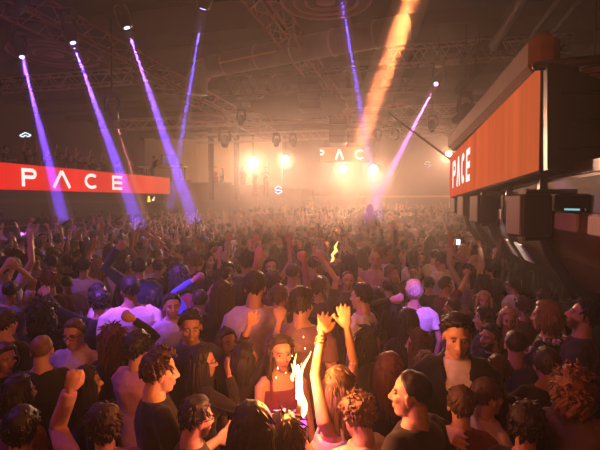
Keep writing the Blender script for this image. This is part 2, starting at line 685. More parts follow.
def make_hair(p, style, seed=0, dense=1.0):
    M, H = head_frame(p)
    r = np.random.default_rng(seed + 77)
    C = np.array((0, -.012, .030))
    rad = np.array((.0765, .0965, .0885))
    nu, nv = 56, 36
    D = []
    for i in range(nv + 1):
        e = -math.pi / 2 + math.pi * i / nv
        for j in range(nu):
            a = 2 * math.pi * j / nu
            D.append((math.cos(e) * math.sin(a), math.cos(e) * math.cos(a), math.sin(e)))
    D = np.array(D)
    r0 = 1 / np.sqrt((D[:, 0] / rad[0]) ** 2 + (D[:, 1] / rad[1]) ** 2 + (D[:, 2] / rad[2]) ** 2)
    az = np.degrees(np.arccos(np.clip(D[:, 1] / (np.hypot(D[:, 0], D[:, 1]) + 1e-9), -1, 1)))
    el = np.degrees(np.arcsin(D[:, 2]))
    line = hairline(az)
    if style in ('long', 'bob', 'pony', 'bun', 'curlylong', 'afro', 'messylong'):
        line = np.minimum(line, np.interp(az, [0, 40, 70, 100, 180], [38, 33, -5, -30, -48]))
    if style == 'bald':
        line = line + np.interp(az, [0, 60, 90, 180], [45, 40, 10, 0])
    k = np.clip((el - line) / (14 + 16 * np.clip(D[:, 1], 0, 1)), 0, 1)
    k = k * k * (3 - 2 * k)
    top = np.clip(D[:, 2], 0, 1)
    front = np.clip(D[:, 1], 0, 1)
    t = {'short': .008 + .014 * top, 'buzz': .004 + .003 * top, 'bald': .003 + 0 * top, 'crop': .006 + .020 * top + .012 * top * front,
         'quiff': .007 + .020 * top + .028 * top * front, 'curly': .016 + .026 * top, 'tousle': .013 + .028 * top + .010 * front * top,
         'afro': .050 + .03 * top, 'curlylong': .030 + .018 * top, 'messylong': .020 + .016 * top,
         'long': .012 + .010 * top, 'bob': .016 + .012 * top, 'pony': .006 + .005 * top, 'bun': .006 + .006 * top}[style]
    t = np.array(t)
    P0 = D * r0[:, None]
    nz = {'curly': (.009, 95), 'tousle': (.007, 70), 'afro': (.014, 70), 'curlylong': (.012, 75), 'messylong': (.008, 60), 'crop': (.004, 80), 'quiff': (.006, 70)}.get(style, (.003, 80))
    t = t + nz[0] * fnoise(P0, nz[1], seed) * (.4 + .6 * top + .3)
    R_ = r0 + np.where(k > .02, t * k, 0) - .013 * (1 - k)
    V = C + D * R_[:, None]
    g = G()
    rings = [V[i * nu:(i + 1) * nu] for i in range(1, nv)]
    g.rings(rings)
    Z = np.array((0, 0, 1.0))
    # locks of hair
    N = {'short': 120, 'buzz': 0, 'bald': 0, 'crop': 150, 'quiff': 170, 'curly': 190, 'tousle': 200, 'afro': 230, 'curlylong': 150, 'messylong': 150, 'long': 60, 'bob': 60, 'pony': 50, 'bun': 50}[style]
    N = int(N * dense)
    cand = np.where((el > line + 4) & (np.abs(el) < 86))[0]
    wts = np.cos(np.radians(el[cand])); wts /= wts.sum()
    for i in (r.choice(cand, N, p=wts) if N else ()):
        n = D[i]
        root = C + n * (r0[i] + t[i] * .45)
        flow = unit(np.array((n[0] * .3, -.75, -.25)) - n * (np.array((n[0] * .3, -.75, -.25)) @ n))
        if n[1] < -.2 or abs(n[0]) > .75:
            flow = unit(-Z + n * n[2])
        if style == 'quiff':
            flow = unit(flow * .6 + np.array((.25, .5, .25)) * top[i] * 1.3)
        flow = unit(flow + r.normal(size=3) * {'curly': .9, 'tousle': .55, 'afro': 1.2, 'curlylong': .9, 'messylong': .35, 'quiff': .25}.get(style, .22))
        ln = {'short': .028, 'crop': .034, 'quiff': .042, 'curly': .034, 'tousle': .036, 'afro': .05, 'curlylong': .06, 'messylong': .07}.get(style, .05) * r.uniform(.7, 1.3)
        lift = {'curly': .5, 'tousle': .12, 'afro': .8, 'quiff': .08, 'curlylong': .4, 'crop': .1, 'messylong': .1}.get(style, .03)
        if style in ('curly', 'afro', 'curlylong'):                   # a curl: part of a helix
            b = np.cross(n, flow)
            path = [root + n * (t[i] * .5 + lift * ln * q * .6) + flow * ln * .45 * q + (math.cos(7 * q) * b + math.sin(7 * q) * flow) * .009 for q in np.linspace(0, 1, 6)]
        else:
            path = [root + flow * ln * q + n * (lift * ln * math.sin(q * 1.9) + t[i] * .3 * (1 - q)) for q in np.linspace(0, 1, 4)]
        w = {'afro': .008, 'curly': .0075, 'curlylong': .008, 'tousle': .009, 'quiff': .008}.get(style, .0065) * r.uniform(.8, 1.3)
        g.tube(path, [w * q for q in ([.8, 1.1, .8, .25] if len(path) == 4 else [.8, 1, 1.05, 1, .8, .35])], 5, False)
    if style in ('long', 'bob', 'curlylong', 'messylong', 'pony'):
        Lh = {'long': .36, 'bob': .10, 'curlylong': .24, 'messylong': .28, 'pony': .30}[style] * p.get('hl', 1)
        n = {'long': 84, 'bob': 80, 'curlylong': 70, 'messylong': 84, 'pony': 24}[style]
        wav = {'curlylong': .022, 'messylong': .012, 'long': .005, 'bob': .003, 'pony': .004}[style]
        Mi = M.T
        down = unit(Mi @ -Z)
        for q in range(n):
            if style == 'pony':
                root = C + np.array((r.normal() * .012, -.098, .02 + r.normal() * .01))
                base = [root, root + np.array((r.normal() * .01, -.03, .012))]
            else:
                a = math.radians(r.uniform(62, 180) * r.choice((-1, 1)))
                ee = math.radians(r.uniform(-25, 22))
                n3 = np.array((math.cos(ee) * math.sin(a), math.cos(ee) * math.cos(a), math.sin(ee)))
                rr_ = 1 / math.sqrt(((n3 / rad) ** 2).sum())
                base = [C + n3 * (rr_ + .006)]
                base.append(base[0] + n3 * .014 + down * .03)
            end = base[-1]
            path = list(base)
            ph = r.uniform(0, 6); L1 = Lh * r.uniform(.75, 1.05)
            outw = unit(np.array((end[0], end[1] + .03, 0)))
            for s_ in np.linspace(.2, 1, 5):
                path.append(end + down * L1 * s_ + outw * (.012 * math.sin(s_ * 2) - .030 * s_ * s_) + wav * np.array((math.sin(ph + s_ * 11), math.cos(ph + s_ * 9), 0)))
            w = r.uniform(.010, .016) * (1.2 if style == 'curlylong' else 1)
            g.tube(path, [w * .7, w] + [w * x for x in (1.1, 1.1, 1, .75, .35)], 6, False)
    if style == 'bun':
        g.ell(C + np.array((0, -.085, .075)), (.04, .04, .038))
        for q in range(14):
            a = q * 2.4
            c = C + np.array((0, -.085, .075))
            u_ = np.array((math.cos(a), .3 * math.sin(a * 3), math.sin(a)))
            g.tube([c + .03 * u_, c + .045 * unit(u_ + .5 * np.array((0, -1, .4))), c + .03 * np.array((-u_[2], -.8, u_[0]))], [.008, .010, .006], 5, False)
    V = g.verts()
    m = bpy.data.meshes.new('hair')
    m.from_pydata((V @ M.T + H).tolist(), [], g.f)
    m.update(); m.shade_smooth()
    m.materials.append(M_HAIR)
    return m


def make_glasses(p):
    M, H = head_frame(p)
    g = G()
    for sx in (-1, 1):
        c = np.array((sx * .032, .098, .006))
        P = [c + np.array((.026 * math.cos(a), -abs(sx * .032 + .026 * math.cos(a)) * .12, .019 * math.sin(a))) for a in np.linspace(0, 2 * math.pi, 17)]
        g.tube([H + M @ q for q in P], .0022, 6, False)
        g.tube([H + M @ np.array(q) for q in ((sx * .058, .092, .012), (sx * .078, .05, .012), (sx * .084, -.02, .006))], .0025, 6)
    g.tube([H + M @ np.array(q) for q in ((-.007, .104, .01), (0, .108, .012), (.007, .104, .01))], .002, 6)
    m = g.mesh('glasses', True)
    m.materials.append(M_BLACKMETAL)
    return m


HAIRC = {'black': (.010, .008, .008), 'dark brown': (.028, .015, .010), 'brown': (.065, .033, .018), 'light brown': (.15, .080, .040),
         'blond': (.42, .27, .13), 'auburn': (.13, .040, .018), 'bleached': (.72, .62, .55), 'grey': (.22, .20, .19)}
CLOTHC = {'black': (.012, .011, .013), 'white': (.72, .70, .70), 'grey': (.16, .155, .16), 'navy': (.022, .03, .085), 'blue': (.06, .10, .42),
          'maroon': (.13, .018, .025), 'red': (.42, .03, .03), 'pink': (.40, .20, .24), 'lilac': (.50, .42, .62), 'beige': (.42, .32, .22),
          'green': (.05, .10, .05), 'dark grey': (.045, .043, .047), 'brown': (.12, .065, .04), 'cream': (.62, .55, .45), 'rose': (.20, .10, .11)}
SKINC = {'fair': (.56, .33, .235), 'mid': (.46, .25, .165), 'tan': (.34, .175, .11), 'dark': (.13, .065, .042)}
TROUSERC = [(.012, .012, .016), (.02, .028, .06), (.05, .05, .055), (.03, .025, .02), (.045, .07, .13)]


def part(name, me, parent, color, mt=None):
    o = bpy.data.objects.new(name, me)
    COL.objects.link(o)
    o.parent = parent
    o.color = (*color, 1)
    if mt is not None and not me.materials:
        me.materials.append(mt)
    return o

# ------------------------------------------------------------------ the room
def noise_wood(name, c1, c2, rough=.35, scale=(1, .12, 6)):
    m, t, b = new_mat(name)
    tc = t.nodes.new('ShaderNodeTexCoord')
    mp = t.nodes.new('ShaderNodeMapping'); mp.inputs['Scale'].default_value = scale
    n = t.nodes.new('ShaderNodeTexNoise'); n.inputs['Scale'].default_value = 3; n.inputs['Detail'].default_value = 8
    mx = t.nodes.new('ShaderNodeMix'); mx.data_type = 'RGBA'
    mx.inputs[6].default_value = (*c1, 1); mx.inputs[7].default_value = (*c2, 1)
    t.links.new(tc.outputs['Object'], mp.inputs[0]); t.links.new(mp.outputs[0], n.inputs['Vector'])
    t.links.new(n.outputs['Fac'], mx.inputs[0]); t.links.new(mx.outputs[2], b.inputs['Base Color'])
    b.inputs['Roughness'].default_value = rough
    return m


M_FLOOR = mat('dark floor', (.035, .03, .03), .35, noise=.4, scale=3, bump=.1)
M_CEIL = mat('dark ceiling', (.022, .016, .014), .8, noise=.35, scale=1.5)
M_WALL = mat('dark wall', (.09, .065, .05), .8, noise=.25, scale=1.2)
M_TAN = mat('tan wall panel', (.40, .28, .21), .7, noise=.12, scale=2)
M_HULL = noise_wood('varnished hull wood', (.06, .028, .014), (.13, .06, .03), .32)
M_FASCIA = mat('dark fascia', (.05, .035, .03), .5, noise=.25, scale=2)
M_WINDOW = mat('dark glass', (.010, .010, .014), .06, spec=.8)
M_CREAM = mat('cream panel', (.42, .33, .25), .6, noise=.15, scale=4)
M_DUCT = mat('duct metal', (.16, .12, .10), .42, metal=.5, noise=.25, scale=3)
M_WOODRED = mat('red brown cloth cover', (.20, .075, .035), .8, noise=.3, scale=7, bump=.4)
M_WHITE = mat('white laminate', (.75, .72, .68), .4)
M_GRILLE = mat('speaker grille', (.26, .15, .09), .5, noise=.6, scale=120)
M_RINGP = mat('rose ring', (.28, .11, .12), .5)
M_DISC = mat('dark disc', (.07, .03, .035), .6)

s_ = 'structure'
tag(G().box((-7, 13, -.05), (26, 40, .1)).build('floor', M_FLOOR), kind=s_)
tag(G().box((-7, 13, 7.85), (26, 40, .1)).build('ceiling', M_CEIL), kind=s_)
tag(G().box((-7, 32.1, 3.9), (26, .2, 7.8)).build('wall_back', M_WALL), kind=s_)
tag(G().box((-20.1, 13, 3.9), (.2, 40, 7.8)).build('wall_left', M_WALL), kind=s_)
tag(G().box((6.1, 13, 3.9), (.2, 40, 7.8)).build('wall_right', M_WALL), kind=s_)
tag(G().box((-7, -7.1, 3.9), (26, .2, 7.8)).build('wall_front', M_WALL), kind=s_)
g = G()
for y in np.arange(-5, 32, 2.6):
    tag(G().box((-7, y, 7.62), (26, .22, .36)).build('trim_1', M_CEIL), kind=s_)
tag(G().box((-1.0, 25.9, .25), (13.9, 12.2, .5)).build('floor_raised', M_FLOOR), kind=s_)

# balconies: hull-shaped fronts
def hull(name, x0, sgn, y0, y1, z):
    pr = [(0.0, z), (0.02, z - .32), (0.0, z - .50), (.10, z - .80), (.32, z - 1.12), (.70, z - 1.34), (1.3, z - 1.42), (4.6, z - 1.42), (4.6, z)]
    P = [(x0 + sgn * a, b) for a, b in pr]
    return tag(G().prism(P, y0, y1).build(name, M_HULL), kind=s_)

hull('wall_hull_right', 1.50, 1, 2.2, 12.4, 2.80)
hull('wall_hull_left', -14.62, -1, -6.9, 25.6, 2.98)
tag(G().box((3.7, 7.3, 2.86), (4.4, 10.2, .10)).build('floor_balcony_right', M_FLOOR), kind=s_)
tag(G().box((-17.3, 9.35, 3.03), (5.2, 32.5, .10)).build('floor_balcony_left', M_FLOOR), kind=s_)
tag(G().box((-14.66, 9.4, 2.45), (.10, 32.3, 1.02)).build('trim_fascia_left', M_FASCIA), kind=s_)
tag(G().box((-14.60, 9.4, 2.62), (.06, 32.3, .16)).build('trim_band_left', M_HULL), kind=s_)
# under the right balcony: the dark glazed strip and cream panels of the bulkhead
tag(G().box((1.50, 7.3, 2.62), (.05, 10.2, .30)).build('window_1', M_WINDOW), kind=s_)
for y, l in ((2.9, .5), (3.75, .8), (4.72, .55), (6.3, .9), (7.9, .7), (9.4, .8)):
    tag(G().cbox((1.49, y, 2.37), (.05, l, .17), .012).build('trim_panel', M_CREAM), kind=s_)
for y in (5.45, 7.1, 8.6, 10.2, 11.9):                              # the curved ribs
    pr = [(-.06, 2.86), (-.08, 2.5), (-.09, 2.28), (.0, 1.97), (.22, 1.62), (.62, 1.38), (1.2, 1.28), (1.2, 1.36), (.68, 1.48), (.34, 1.72), (.12, 2.0), (.02, 2.30), (.06, 2.5), (.06, 2.86)]
    tag(G().prism([(1.5 + a, b) for a, b in pr], y - .045, y + .045).build('trim_rib', M_BLACK), kind=s_)
for y in np.arange(-5.2, 25, 1.9):
    pr = [(.03, 2.0), (-.10, 1.9), (-.4, 1.6), (-.8, 1.42), (-.8, 1.52), (-.3, 1.80), (.05, 2.2)]
    if y > 5:
        tag(G().prism([(-14.62 + a, b) for a, b in pr], y - .05, y + .05).build('trim_rib', M_BLACK), kind=s_)

# the booth terrace at the far left end
P = [(-14.7, 25.6), (-13.0, 25.75), (-10.5, 26.2), (-8.6, 26.9), (-7.2, 27.9), (-6.7, 29.0), (-6.6, 32), (-20, 32), (-20, 25.6)]
def slab(name, P, z0, z1, m):
    n = len(P)
    g = G().add([(x, y, z0) for x, y in P] + [(x, y, z1) for x, y in P], [tuple(range(n)), tuple(range(n, 2 * n))] + [(i, (i + 1) % n, (i + 1) % n + n, i + n) for i in range(n)])
    return g.build(name, m)
tag(slab('floor_terrace', P, 0, 3.0, M_FASCIA), kind=s_)
tag(G().box((-15.6, 28.2, 3.35), (5.6, 3.2, .7)).build('floor_booth', M_FASCIA), kind=s_)
ring = P[:7]
g = G()
for (xa, ya), (xb, yb) in zip(ring[:-1], ring[1:]):
    c = ((xa + xb) / 2, (ya + yb) / 2)
    L = math.hypot(xb - xa, yb - ya)
    tz = np.interp(c[0], [-14, -7], [3.95, 3.45])
    g.box((c[0], c[1], (2.73 + tz) / 2), (L + .08, .12, tz - 2.73), rotm('Z', math.atan2(yb - ya, xb - xa)))
    g.box((c[0], c[1], tz), (L + .10, .26, .06), rotm('Z', math.atan2(yb - ya, xb - xa)))
    g.box((c[0], c[1], 2.66), (L + .10, .20, .08), rotm('Z', math.atan2(yb - ya, xb - xa)))
tag(g.build('trim_parapet', M_HULL), kind=s_)
for x, w in ((-15.6, 2.1), (-13.2, 2.2), (-10.6, 2.6)):
    tag(G().box((x, 29.9, 5.15), (w, .12, 4.2)).build('wall_panel', M_TAN), kind=s_)
tag(G().box((-13.5, 29.98, 5.0), (10.5, .1, 4.6)).build('wall_terrace', M_TAN), kind=s_)
for px_ in (211, 236.5):
    p = at(px_, 150, 27.4)
    tag(G().cbox((p.x, p.y, 5.3), (.27, .27, 5.1), .03).build('trim_column', M_FASCIA), kind=s_)
tag(G().box((-11.5, 27.3, 6.95), (9.5, .4, .35)).build('trim_beam', M_FASCIA), kind=s_)
tag(G().box((-1, 31.8, 3.0), (15, .2, .12)).build('trim_rail', M_CREAM), kind=s_)
tag(G().box((-1, 31.85, 1.9), (15, .3, .9)).build('trim_dado', M_HULL), kind=s_)

# ------------------------------------------------------------------ lettering
def strokes(ch, h, w, t):
    """letter as closed polygons in (x, z)"""
    out = []
    def bar(x0, z0, x1, z1, th=t):
        a = math.atan2(z1 - z0, x1 - x0) + math.pi / 2
        dx, dz = math.cos(a) * th / 2, math.sin(a) * th / 2
        out.append([(x0 + dx, z0 + dz), (x0 - dx, z0 - dz), (x1 - dx, z1 - dz), (x1 + dx, z1 + dz)])
    def arc(cx, cz, rx, rz, a0, a1, n=12):
        A = [math.radians(a0 + (a1 - a0) * i / n) for i in range(n + 1)]
        for a, b in zip(A[:-1], A[1:]):
            out.append([(cx + rx * math.cos(a), cz + rz * math.sin(a)), (cx + (rx - t) * math.cos(a), cz + (rz - t) * math.sin(a)),
                        (cx + (rx - t) * math.cos(b), cz + (rz - t) * math.sin(b)), (cx + rx * math.cos(b), cz + rz * math.sin(b))])
    if ch == 'P':
        r_ = h * .29; bar(t / 2, 0, t / 2, h); bar(0, h - t / 2, w - r_, h - t / 2); bar(0, h * .42 + t / 2, w - r_, h * .42 + t / 2)
        arc(w - h * .29, h * .71, h * .29, h * .29, -90, 90)
    if ch == ')':
        bar(0, h - t / 2, w * .3, h - t / 2); bar(0, h * .42 + t / 2, w * .3, h * .42 + t / 2)
        arc(w * .3, h * .71, h * .29, h * .29, -90, 90)
    if ch == 'A':
        bar(t * .55, 0, w / 2, h, t * 1.05); bar(w - t * .55, 0, w / 2, h, t * 1.05)
    if ch == 'C':
        arc(w / 2, h / 2, w / 2, h / 2, 48, 312, 22)
    if ch == 'E':
        bar(t / 2, 0, t / 2, h)
        for q in (t / 2, h / 2, h - t / 2):
            bar(0, q, w, q)
    if ch == 'S':
        arc(w / 2, h * .735, w / 2, h * .265, 30, 270, 16); arc(w / 2, h * .265, w / 2, h * .265, -150, 90, 16)
    return out


def letter(ch, x, z, h, w, t, parent, m, y0=-.012, y1=.004, name='letter'):
    g = G()
    for poly in strokes(ch, h, w, t):
        g.prism([(x + a, z + b) for a, b in poly], y0, y1)
    return g.build(name, m, parent)


def led_mat(name, ca, cb, cc, strength, length, vstripe):
    """what the screen shows: a folded red to orange field, brighter and darker in broad soft bands"""
    m = bpy.data.materials.new(name); m.use_nodes = True
    t = m.node_tree; t.nodes.clear()
    o = t.nodes.new('ShaderNodeOutputMaterial'); e = t.nodes.new('ShaderNodeEmission')
    tc = t.nodes.new('ShaderNodeTexCoord')
    sp = t.nodes.new('ShaderNodeSeparateXYZ'); t.links.new(tc.outputs['Object'], sp.inputs[0])
    mr = t.nodes.new('ShaderNodeMapRange'); mr.inputs['From Max'].default_value = length
    t.links.new(sp.outputs['X'], mr.inputs['Value'])
    cr = t.nodes.new('ShaderNodeValToRGB')
    cr.color_ramp.elements[0].color = (*ca, 1); cr.color_ramp.elements[1].color = (*cc, 1)
    k = cr.color_ramp.elements.new(.55); k.color = (*cb, 1)
    t.links.new(mr.outputs[0], cr.inputs[0])
    mp = t.nodes.new('ShaderNodeMapping'); mp.inputs['Scale'].default_value = (vstripe, 1, .12)
    t.links.new(tc.outputs['Object'], mp.inputs[0])
    n = t.nodes.new('ShaderNodeTexNoise'); n.inputs['Scale'].default_value = 1.0; n.inputs['Detail'].default_value = 6
    t.links.new(mp.outputs[0], n.inputs['Vector'])
    m2 = t.nodes.new('ShaderNodeMapRange'); m2.inputs['From Min'].default_value = .3; m2.inputs['From Max'].default_value = .7
    m2.inputs['To Min'].default_value = .78 * strength; m2.inputs['To Max'].default_value = 1.15 * strength
    t.links.new(n.outputs['Fac'], m2.inputs['Value'])
    t.links.new(cr.outputs[0], e.inputs[0]); t.links.new(m2.outputs[0], e.inputs[1])
    t.links.new(e.outputs[0], o.inputs[0])
    return m


def led(a, b, h, depth, m, label, letters, lh=.62, group=None):
    """a = start (left end seen from the front), b = other end, bottom corners; faces its local -y"""
    a, b = Vector(a), Vector(b)
    ex = (b - a); L = ex.length; ex.normalize()
    ey = Vector((0, 0, 1)).cross(ex); ey.normalize()
    ez = ex.cross(ey)
    t = empty('led_screen', a, 0, label, 'screen', group)
    M = Matrix((ex, ey, ez)).transposed().to_4x4(); M.translation = a
    t.matrix_world = M
    G().box((L / 2, .004, h / 2), (L, .02, h)).build('display', m, t)
    G().cbox((L / 2, .02 + depth / 2, h / 2), (L + .06, depth, h + .06), .02).build('casing', M_BLACK, t)
    for ch, x, w in letters:
        letter(ch, x, (h - lh) / 2, lh, w, lh * .2, t, M_LED_WHITE, -.012, .0)
    return t, L, M


M_LED_WHITE = glow('white display light', (1, .90, .86), 1.15)
M_LED_L = led_mat('red screen picture', (.95, .022, .012), (.95, .024, .014), (.78, .085, .04), 1.0, 20, .5)
M_LED_R = led_mat('orange screen picture', (.70, .060, .018), (.70, .100, .026), (.60, .105, .030), .92, 7, 3.0)
M_LED_C = led_mat('far screen picture', (.90, .07, .015), (.9, .065, .015), (.9, .07, .02), 1.3, 3, 1.5)

LA, LB = Vector((-14.82, 6.2, 3.02)), Vector((-14.26, 25.5, 3.11))
def along(px_, py_, A, B):
    v = ray(px_, py_)
    d = B - A
    n = Vector((d.y, -d.x, 0))
    k = (A - EYE).dot(n) / v.dot(n)
    q = EYE + v * k - A
    return q.dot(d.normalized())
LL = []
for ch, xa, xb in (('P', 21.5, 36.5), ('A', 52, 71), ('C', 84.5, 98.5), ('E', 112, 122)):
    u0, u1 = along(xa, 178, LA, LB), along(xb, 178, LA, LB)
    LL.append((ch, u0, u1 - u0))
LL.insert(0, ('S', LL[0][1] - 2.3, .62))
led(LA, LB, 1.0, .18, M_LED_L, 'long red light screen with white letters on the left balcony front', LL, .72)
RA, RB = Vector((1.09, 11.85, 2.70)), Vector((1.26, 4.86, 2.87))
RL = []
for ch, xa, xb in (('P', 453, 456), ('A', 457, 460.4), ('C', 461.6, 465), ('E', 466.4, 470)):
    u0, u1 = along(xa, 180, RA, RB), along(xb, 180, RA, RB)
    RL.append((ch, u0, u1 - u0))
tag(G().cbox((1.63, 7.15, 1.86), (.03, 1.1, .30), .01, rotm('Y', -.55)).build('trim_panel', M_WHITE), kind=s_)  # pale panel added for a bright light patch and papers on the hull
led(RA, RB, 1.0, .34, M_LED_R, 'big orange light screen along the right balcony front, seen steeply from the side', RL, .62)
c0, c1 = at(320, 162, 25.5), at(369.5, 161.5, 25.9)
fl = []
for ch, xa, xb in ((')', 320.2, 325), ('A', 334.5, 344), ('C', 354.5, 365.5)):
    u0, u1 = (xa - 320) / 49.5 * (c1 - c0).length, (xb - 320) / 49.5 * (c1 - c0).length
    fl.append((ch, u0, u1 - u0))
t_, L_, _m = led(c0, c1, .82, .2, M_LED_C, 'small far orange screen with white letters hanging over the dance floor', fl, .58)

for q in (.3, 2.4):
    G().tube([(q, .1, .8), (q, .1, 2.75)], .018, 6).build('cable', M_BLACK, t_)

# the near end of the right balcony: dark side panel, tube and roll above the screen
def atY(x, y, Y):
    v = ray(x, y)
    return EYE + v * (Y / v.y)


pl = []
for x, y in ((541.5, 68), (557, 70), (600, 88), (640, 104), (640, 171), (541.5, 171)):
    q = atY(x, y, 4.80)
    pl.append((q.x, q.z))
t = empty('side_panel', (0, 0, 0), 0, 'black slanted panel closing the near end of the orange screen', 'panel')
g = G().prism(pl, 4.62, 4.74); g.build('panel', M_BLACK, t)
g = G()
for z in (3.05, 3.3, 3.55):
    g.box((1.75, 4.60, z), (.75, .03, .02))
g.build('edge_strip', M_BLACKMETAL, t)
a, b = atY(537, 66, 4.72), atY(640, 55, 4.5)
tag(G().tube([a, a * .5 + b * .5, b], .045, 12).build('roller_tube', M_BLACK, None, True), 'thick black tube resting along the slanted black panel', 'tube')
tag(G().cbox((1.26, 8.45, 4.06), (.30, 7.0, .42), .09, rotm('Z', math.radians(1.4))).build('screen_cover', M_WOODRED), 'long red brown cover lying on top of the orange screen', 'cover')
a, b = at(388, 113, 12.2), at(453, 161, 11.6)
tag(G().tube([a, b], .028, 8).build('support_rod', M_BLACK, None, True), 'thin black rod slanting down to the far end of the orange screen', 'rod')

# ------------------------------------------------------------------ trusses, ducts, rings
def truss(A, B, w, h, bays, m, label, n_ch=4):
    A, B = Vector(A), Vector(B)
    ex = (B - A).normalized()
    ey = Vector((0, 0, 1)).cross(ex).normalized()
    ez = ex.cross(ey)
    t = empty('truss', A, 0, label, 'truss')
    L = (B - A).length
    cs = [(-w / 2, -h / 2), (w / 2, -h / 2), (w / 2, h / 2), (-w / 2, h / 2)]
    P = lambda s, c: ex * s + ey * c[0] + ez * c[1]
    for c in cs:
        G().tube([P(0, c), P(L, c)], .034, 8, False).build('chord', m, t, True)
    g = G()
    for i in range(bays):
        s0, s1 = L * i / bays, L * (i + 1) / bays
        for k in range(4):
            c, d = cs[k], cs[(k + 1) % 4]
            g.tube([P(s0, c), P((s0 + s1) / 2, d)], .016, 5, False)
            g.tube([P((s0 + s1) / 2, d), P(s1, c)], .016, 5, False)
    g.build('bracing', m, t, True)
    return t

truss((-8.0, 6.5, 6.75), (-8.12, 26.9, 6.75), .75, .5, 20, M_RUST, 'long reddish truss running towards the booth terrace over the left side')
truss((-3.05, 4.5, 6.95), (-3.0, 24, 6.95), .5, .5, 18, M_RUST, 'reddish truss overhead running down the middle beside the big ring')
truss((-14, 20.4, 6.5), (5.5, 20.4, 6.5), .45, .45, 22, M_STEEL, 'far grey truss across the hall carrying small lamps')
truss((-12, 24.6, 6.3), (4, 24.6, 6.3), .45, .45, 18, M_STEEL, 'farthest truss across the hall above the small orange screen')
truss((-6.2, 14.9, 6.55), (.4, 14.9, 6.55), .5, .7, 8, M_BLACKMETAL, 'dark deep truss with cross bracing behind the big duct')
truss((-.6, 14.6, 7.1), (4.6, 14.6, 7.1), .4, .55, 8, M_STEEL, 'arch truss with diagonals above the pink beam lamp')
truss((-13.8, 13, 6.6), (-8.4, 13, 6.6), .4, .4, 7, M_STEEL, 'short grey truss above the left balcony screen')
truss((-6.2, 17.5, 6.3), (2.8, 22.2, 5.9), .4, .4, 11, M_STEEL, 'slanting grey truss over the back of the dance floor')

dz = 6.85
pA, pB = atz(212, 66, dz), atz(388, 32, dz)
d_ = Vector((pB.x - pA.x, pB.y - pA.y, 0)).normalized()
t = empty('air_duct', pA, 0, 'big dark round air duct crossing under the ceiling', 'duct')
L = (pB - pA).length
G().tube([d_ * q for q in np.linspace(0, L + .5, 9)], .34, 24, False).build('pipe', M_DUCT, t, True)
G().tube([(0, 0, 0), -d_ * .35 + Vector((0, 0, -.06)), -d_ * .62 + Vector((0, 0, -.35)), -d_ * .66 + Vector((0, 0, -.8))], .34, 24, False).build('elbow', M_DUCT, t, True)
for q in np.linspace(.6, L - .3, 5):
    G().tube([d_ * (q - .03), d_ * (q + .03)], .362, 24, False).build('collar', M_STEEL, t, True)
for x0, y0, x1, y1, lb in ((220, 63, 276, 51, 'thin brass strip standing for light along the left half of the big duct'), (328, 51, 386, 43, 'thin brass strip standing for light along the right half of the big duct')):
    a, b = at(x0, y0, 12.2), at(x1, y1, 11.8)
    tag(G().tube([a, b], .025, 8).build('pipe', mat('lit gold', (.55, .33, .15), .3, .8), None, True), lb, 'pipe')  # lit edges of the duct, built as thin golden strips
for x0, y0, z, r, lb in ((515, 8, 7.35, .17, 'thick brown pipe under the ceiling above the orange screen cover'), (577, 3, 7.1, .05, 'thin pale pipe under the ceiling nearest the black slanted panel'), (556, 3, 7.4, .06, 'middle pipe between the thick brown and the thin pale ceiling pipe')):
    p = atz(x0, y0, z)
    tag(G().tube([(p.x, 1.0, z), (p.x, 8, z), (p.x, 15, z)], r, 14).build('pipe', M_DUCT, None, True), lb, 'pipe')


def ring_lamp(p, R_, label, n=3):
    t = empty('ceiling_ring', p, 0, label, 'ceiling ring')
    G().tube([(0, 0, .02), (0, 0, .06)], R_ * .96, 40, False).build('disc', M_DISC, t)
    for i in range(n):
        r = R_ * (1 - .27 * i)
        G().tube([(r * math.cos(a), r * math.sin(a), 0) for a in np.linspace(0, 2 * math.pi, 49)], .035, 8, False).build('ring', M_RINGP, t, True)
    for a in (0, 2.1, 4.2):
        G().tube([(R_ * .7 * math.cos(a), R_ * .7 * math.sin(a), .05), (R_ * .7 * math.cos(a), R_ * .7 * math.sin(a), 7.8 - p[2])], .012, 6).build('rod', M_BLACK, t)
    G().ell((0, 0, 0), (R_ * .2, R_ * .2, .06), None, 20, 8).build('boss', M_RINGP, t, True)
    return t

ring_lamp(atz(55, 55, 7.0), 1.25, 'round ringed ceiling disc between the two leftmost purple lamps')
ring_lamp(atz(326, 1, 7.0), .98, 'round ringed ceiling disc nearest overhead, beside the red truss', 4)
ring_lamp(atz(398, 106, 6.2), .42, 'small ringed ceiling disc behind the wide orange beam', 2)
ring_lamp(atz(205, 118, 6.0), 1.0, 'round ringed disc hanging before the booth terrace columns', 2)
p = at(298, 108, 17)
t = empty('hanging_canopy', p, 0, 'wide dark round canopy hanging over the middle of the hall', 'canopy')
G().loft([(0, 0, -.12, 1.55, 1.55), (0, 0, -.02, 1.78, 1.78), (0, 0, .16, 1.8, 1.8), (0, 0, .34, 1.45, 1.45), (0, 0, .5, .5, .5)], 40, 2).build('shell', mat('matte black', (.012, .010, .010), .95, spec=.05), t, True)
for a in (.4, 2.5, 4.6):
    G().tube([(1.1 * math.cos(a), 1.1 * math.sin(a), .3), (1.1 * math.cos(a), 1.1 * math.sin(a), 7.8 - p.z)], .02, 6).build('rod', M_BLACK, t)

# line array loudspeakers hanging by the canopy
def hung_speaker(p, rz, n, label, s=.5):
    t = empty('line_array', p, rz, label, 'loudspeaker')
    for i in range(n):
        a = .07 * i
        c = (0, .03 * i * i, -i * s * .52)
        G().cbox(c, (s * 1.5, s * .9, s * .48), .03, rotm('X', -a)).build('cabinet', M_BLACK, t)
    G().tube([(0, 0, s * .2), (0, 0, 7.8 - p[2])], .018, 6).build('cable', M_BLACK, t)
    return t

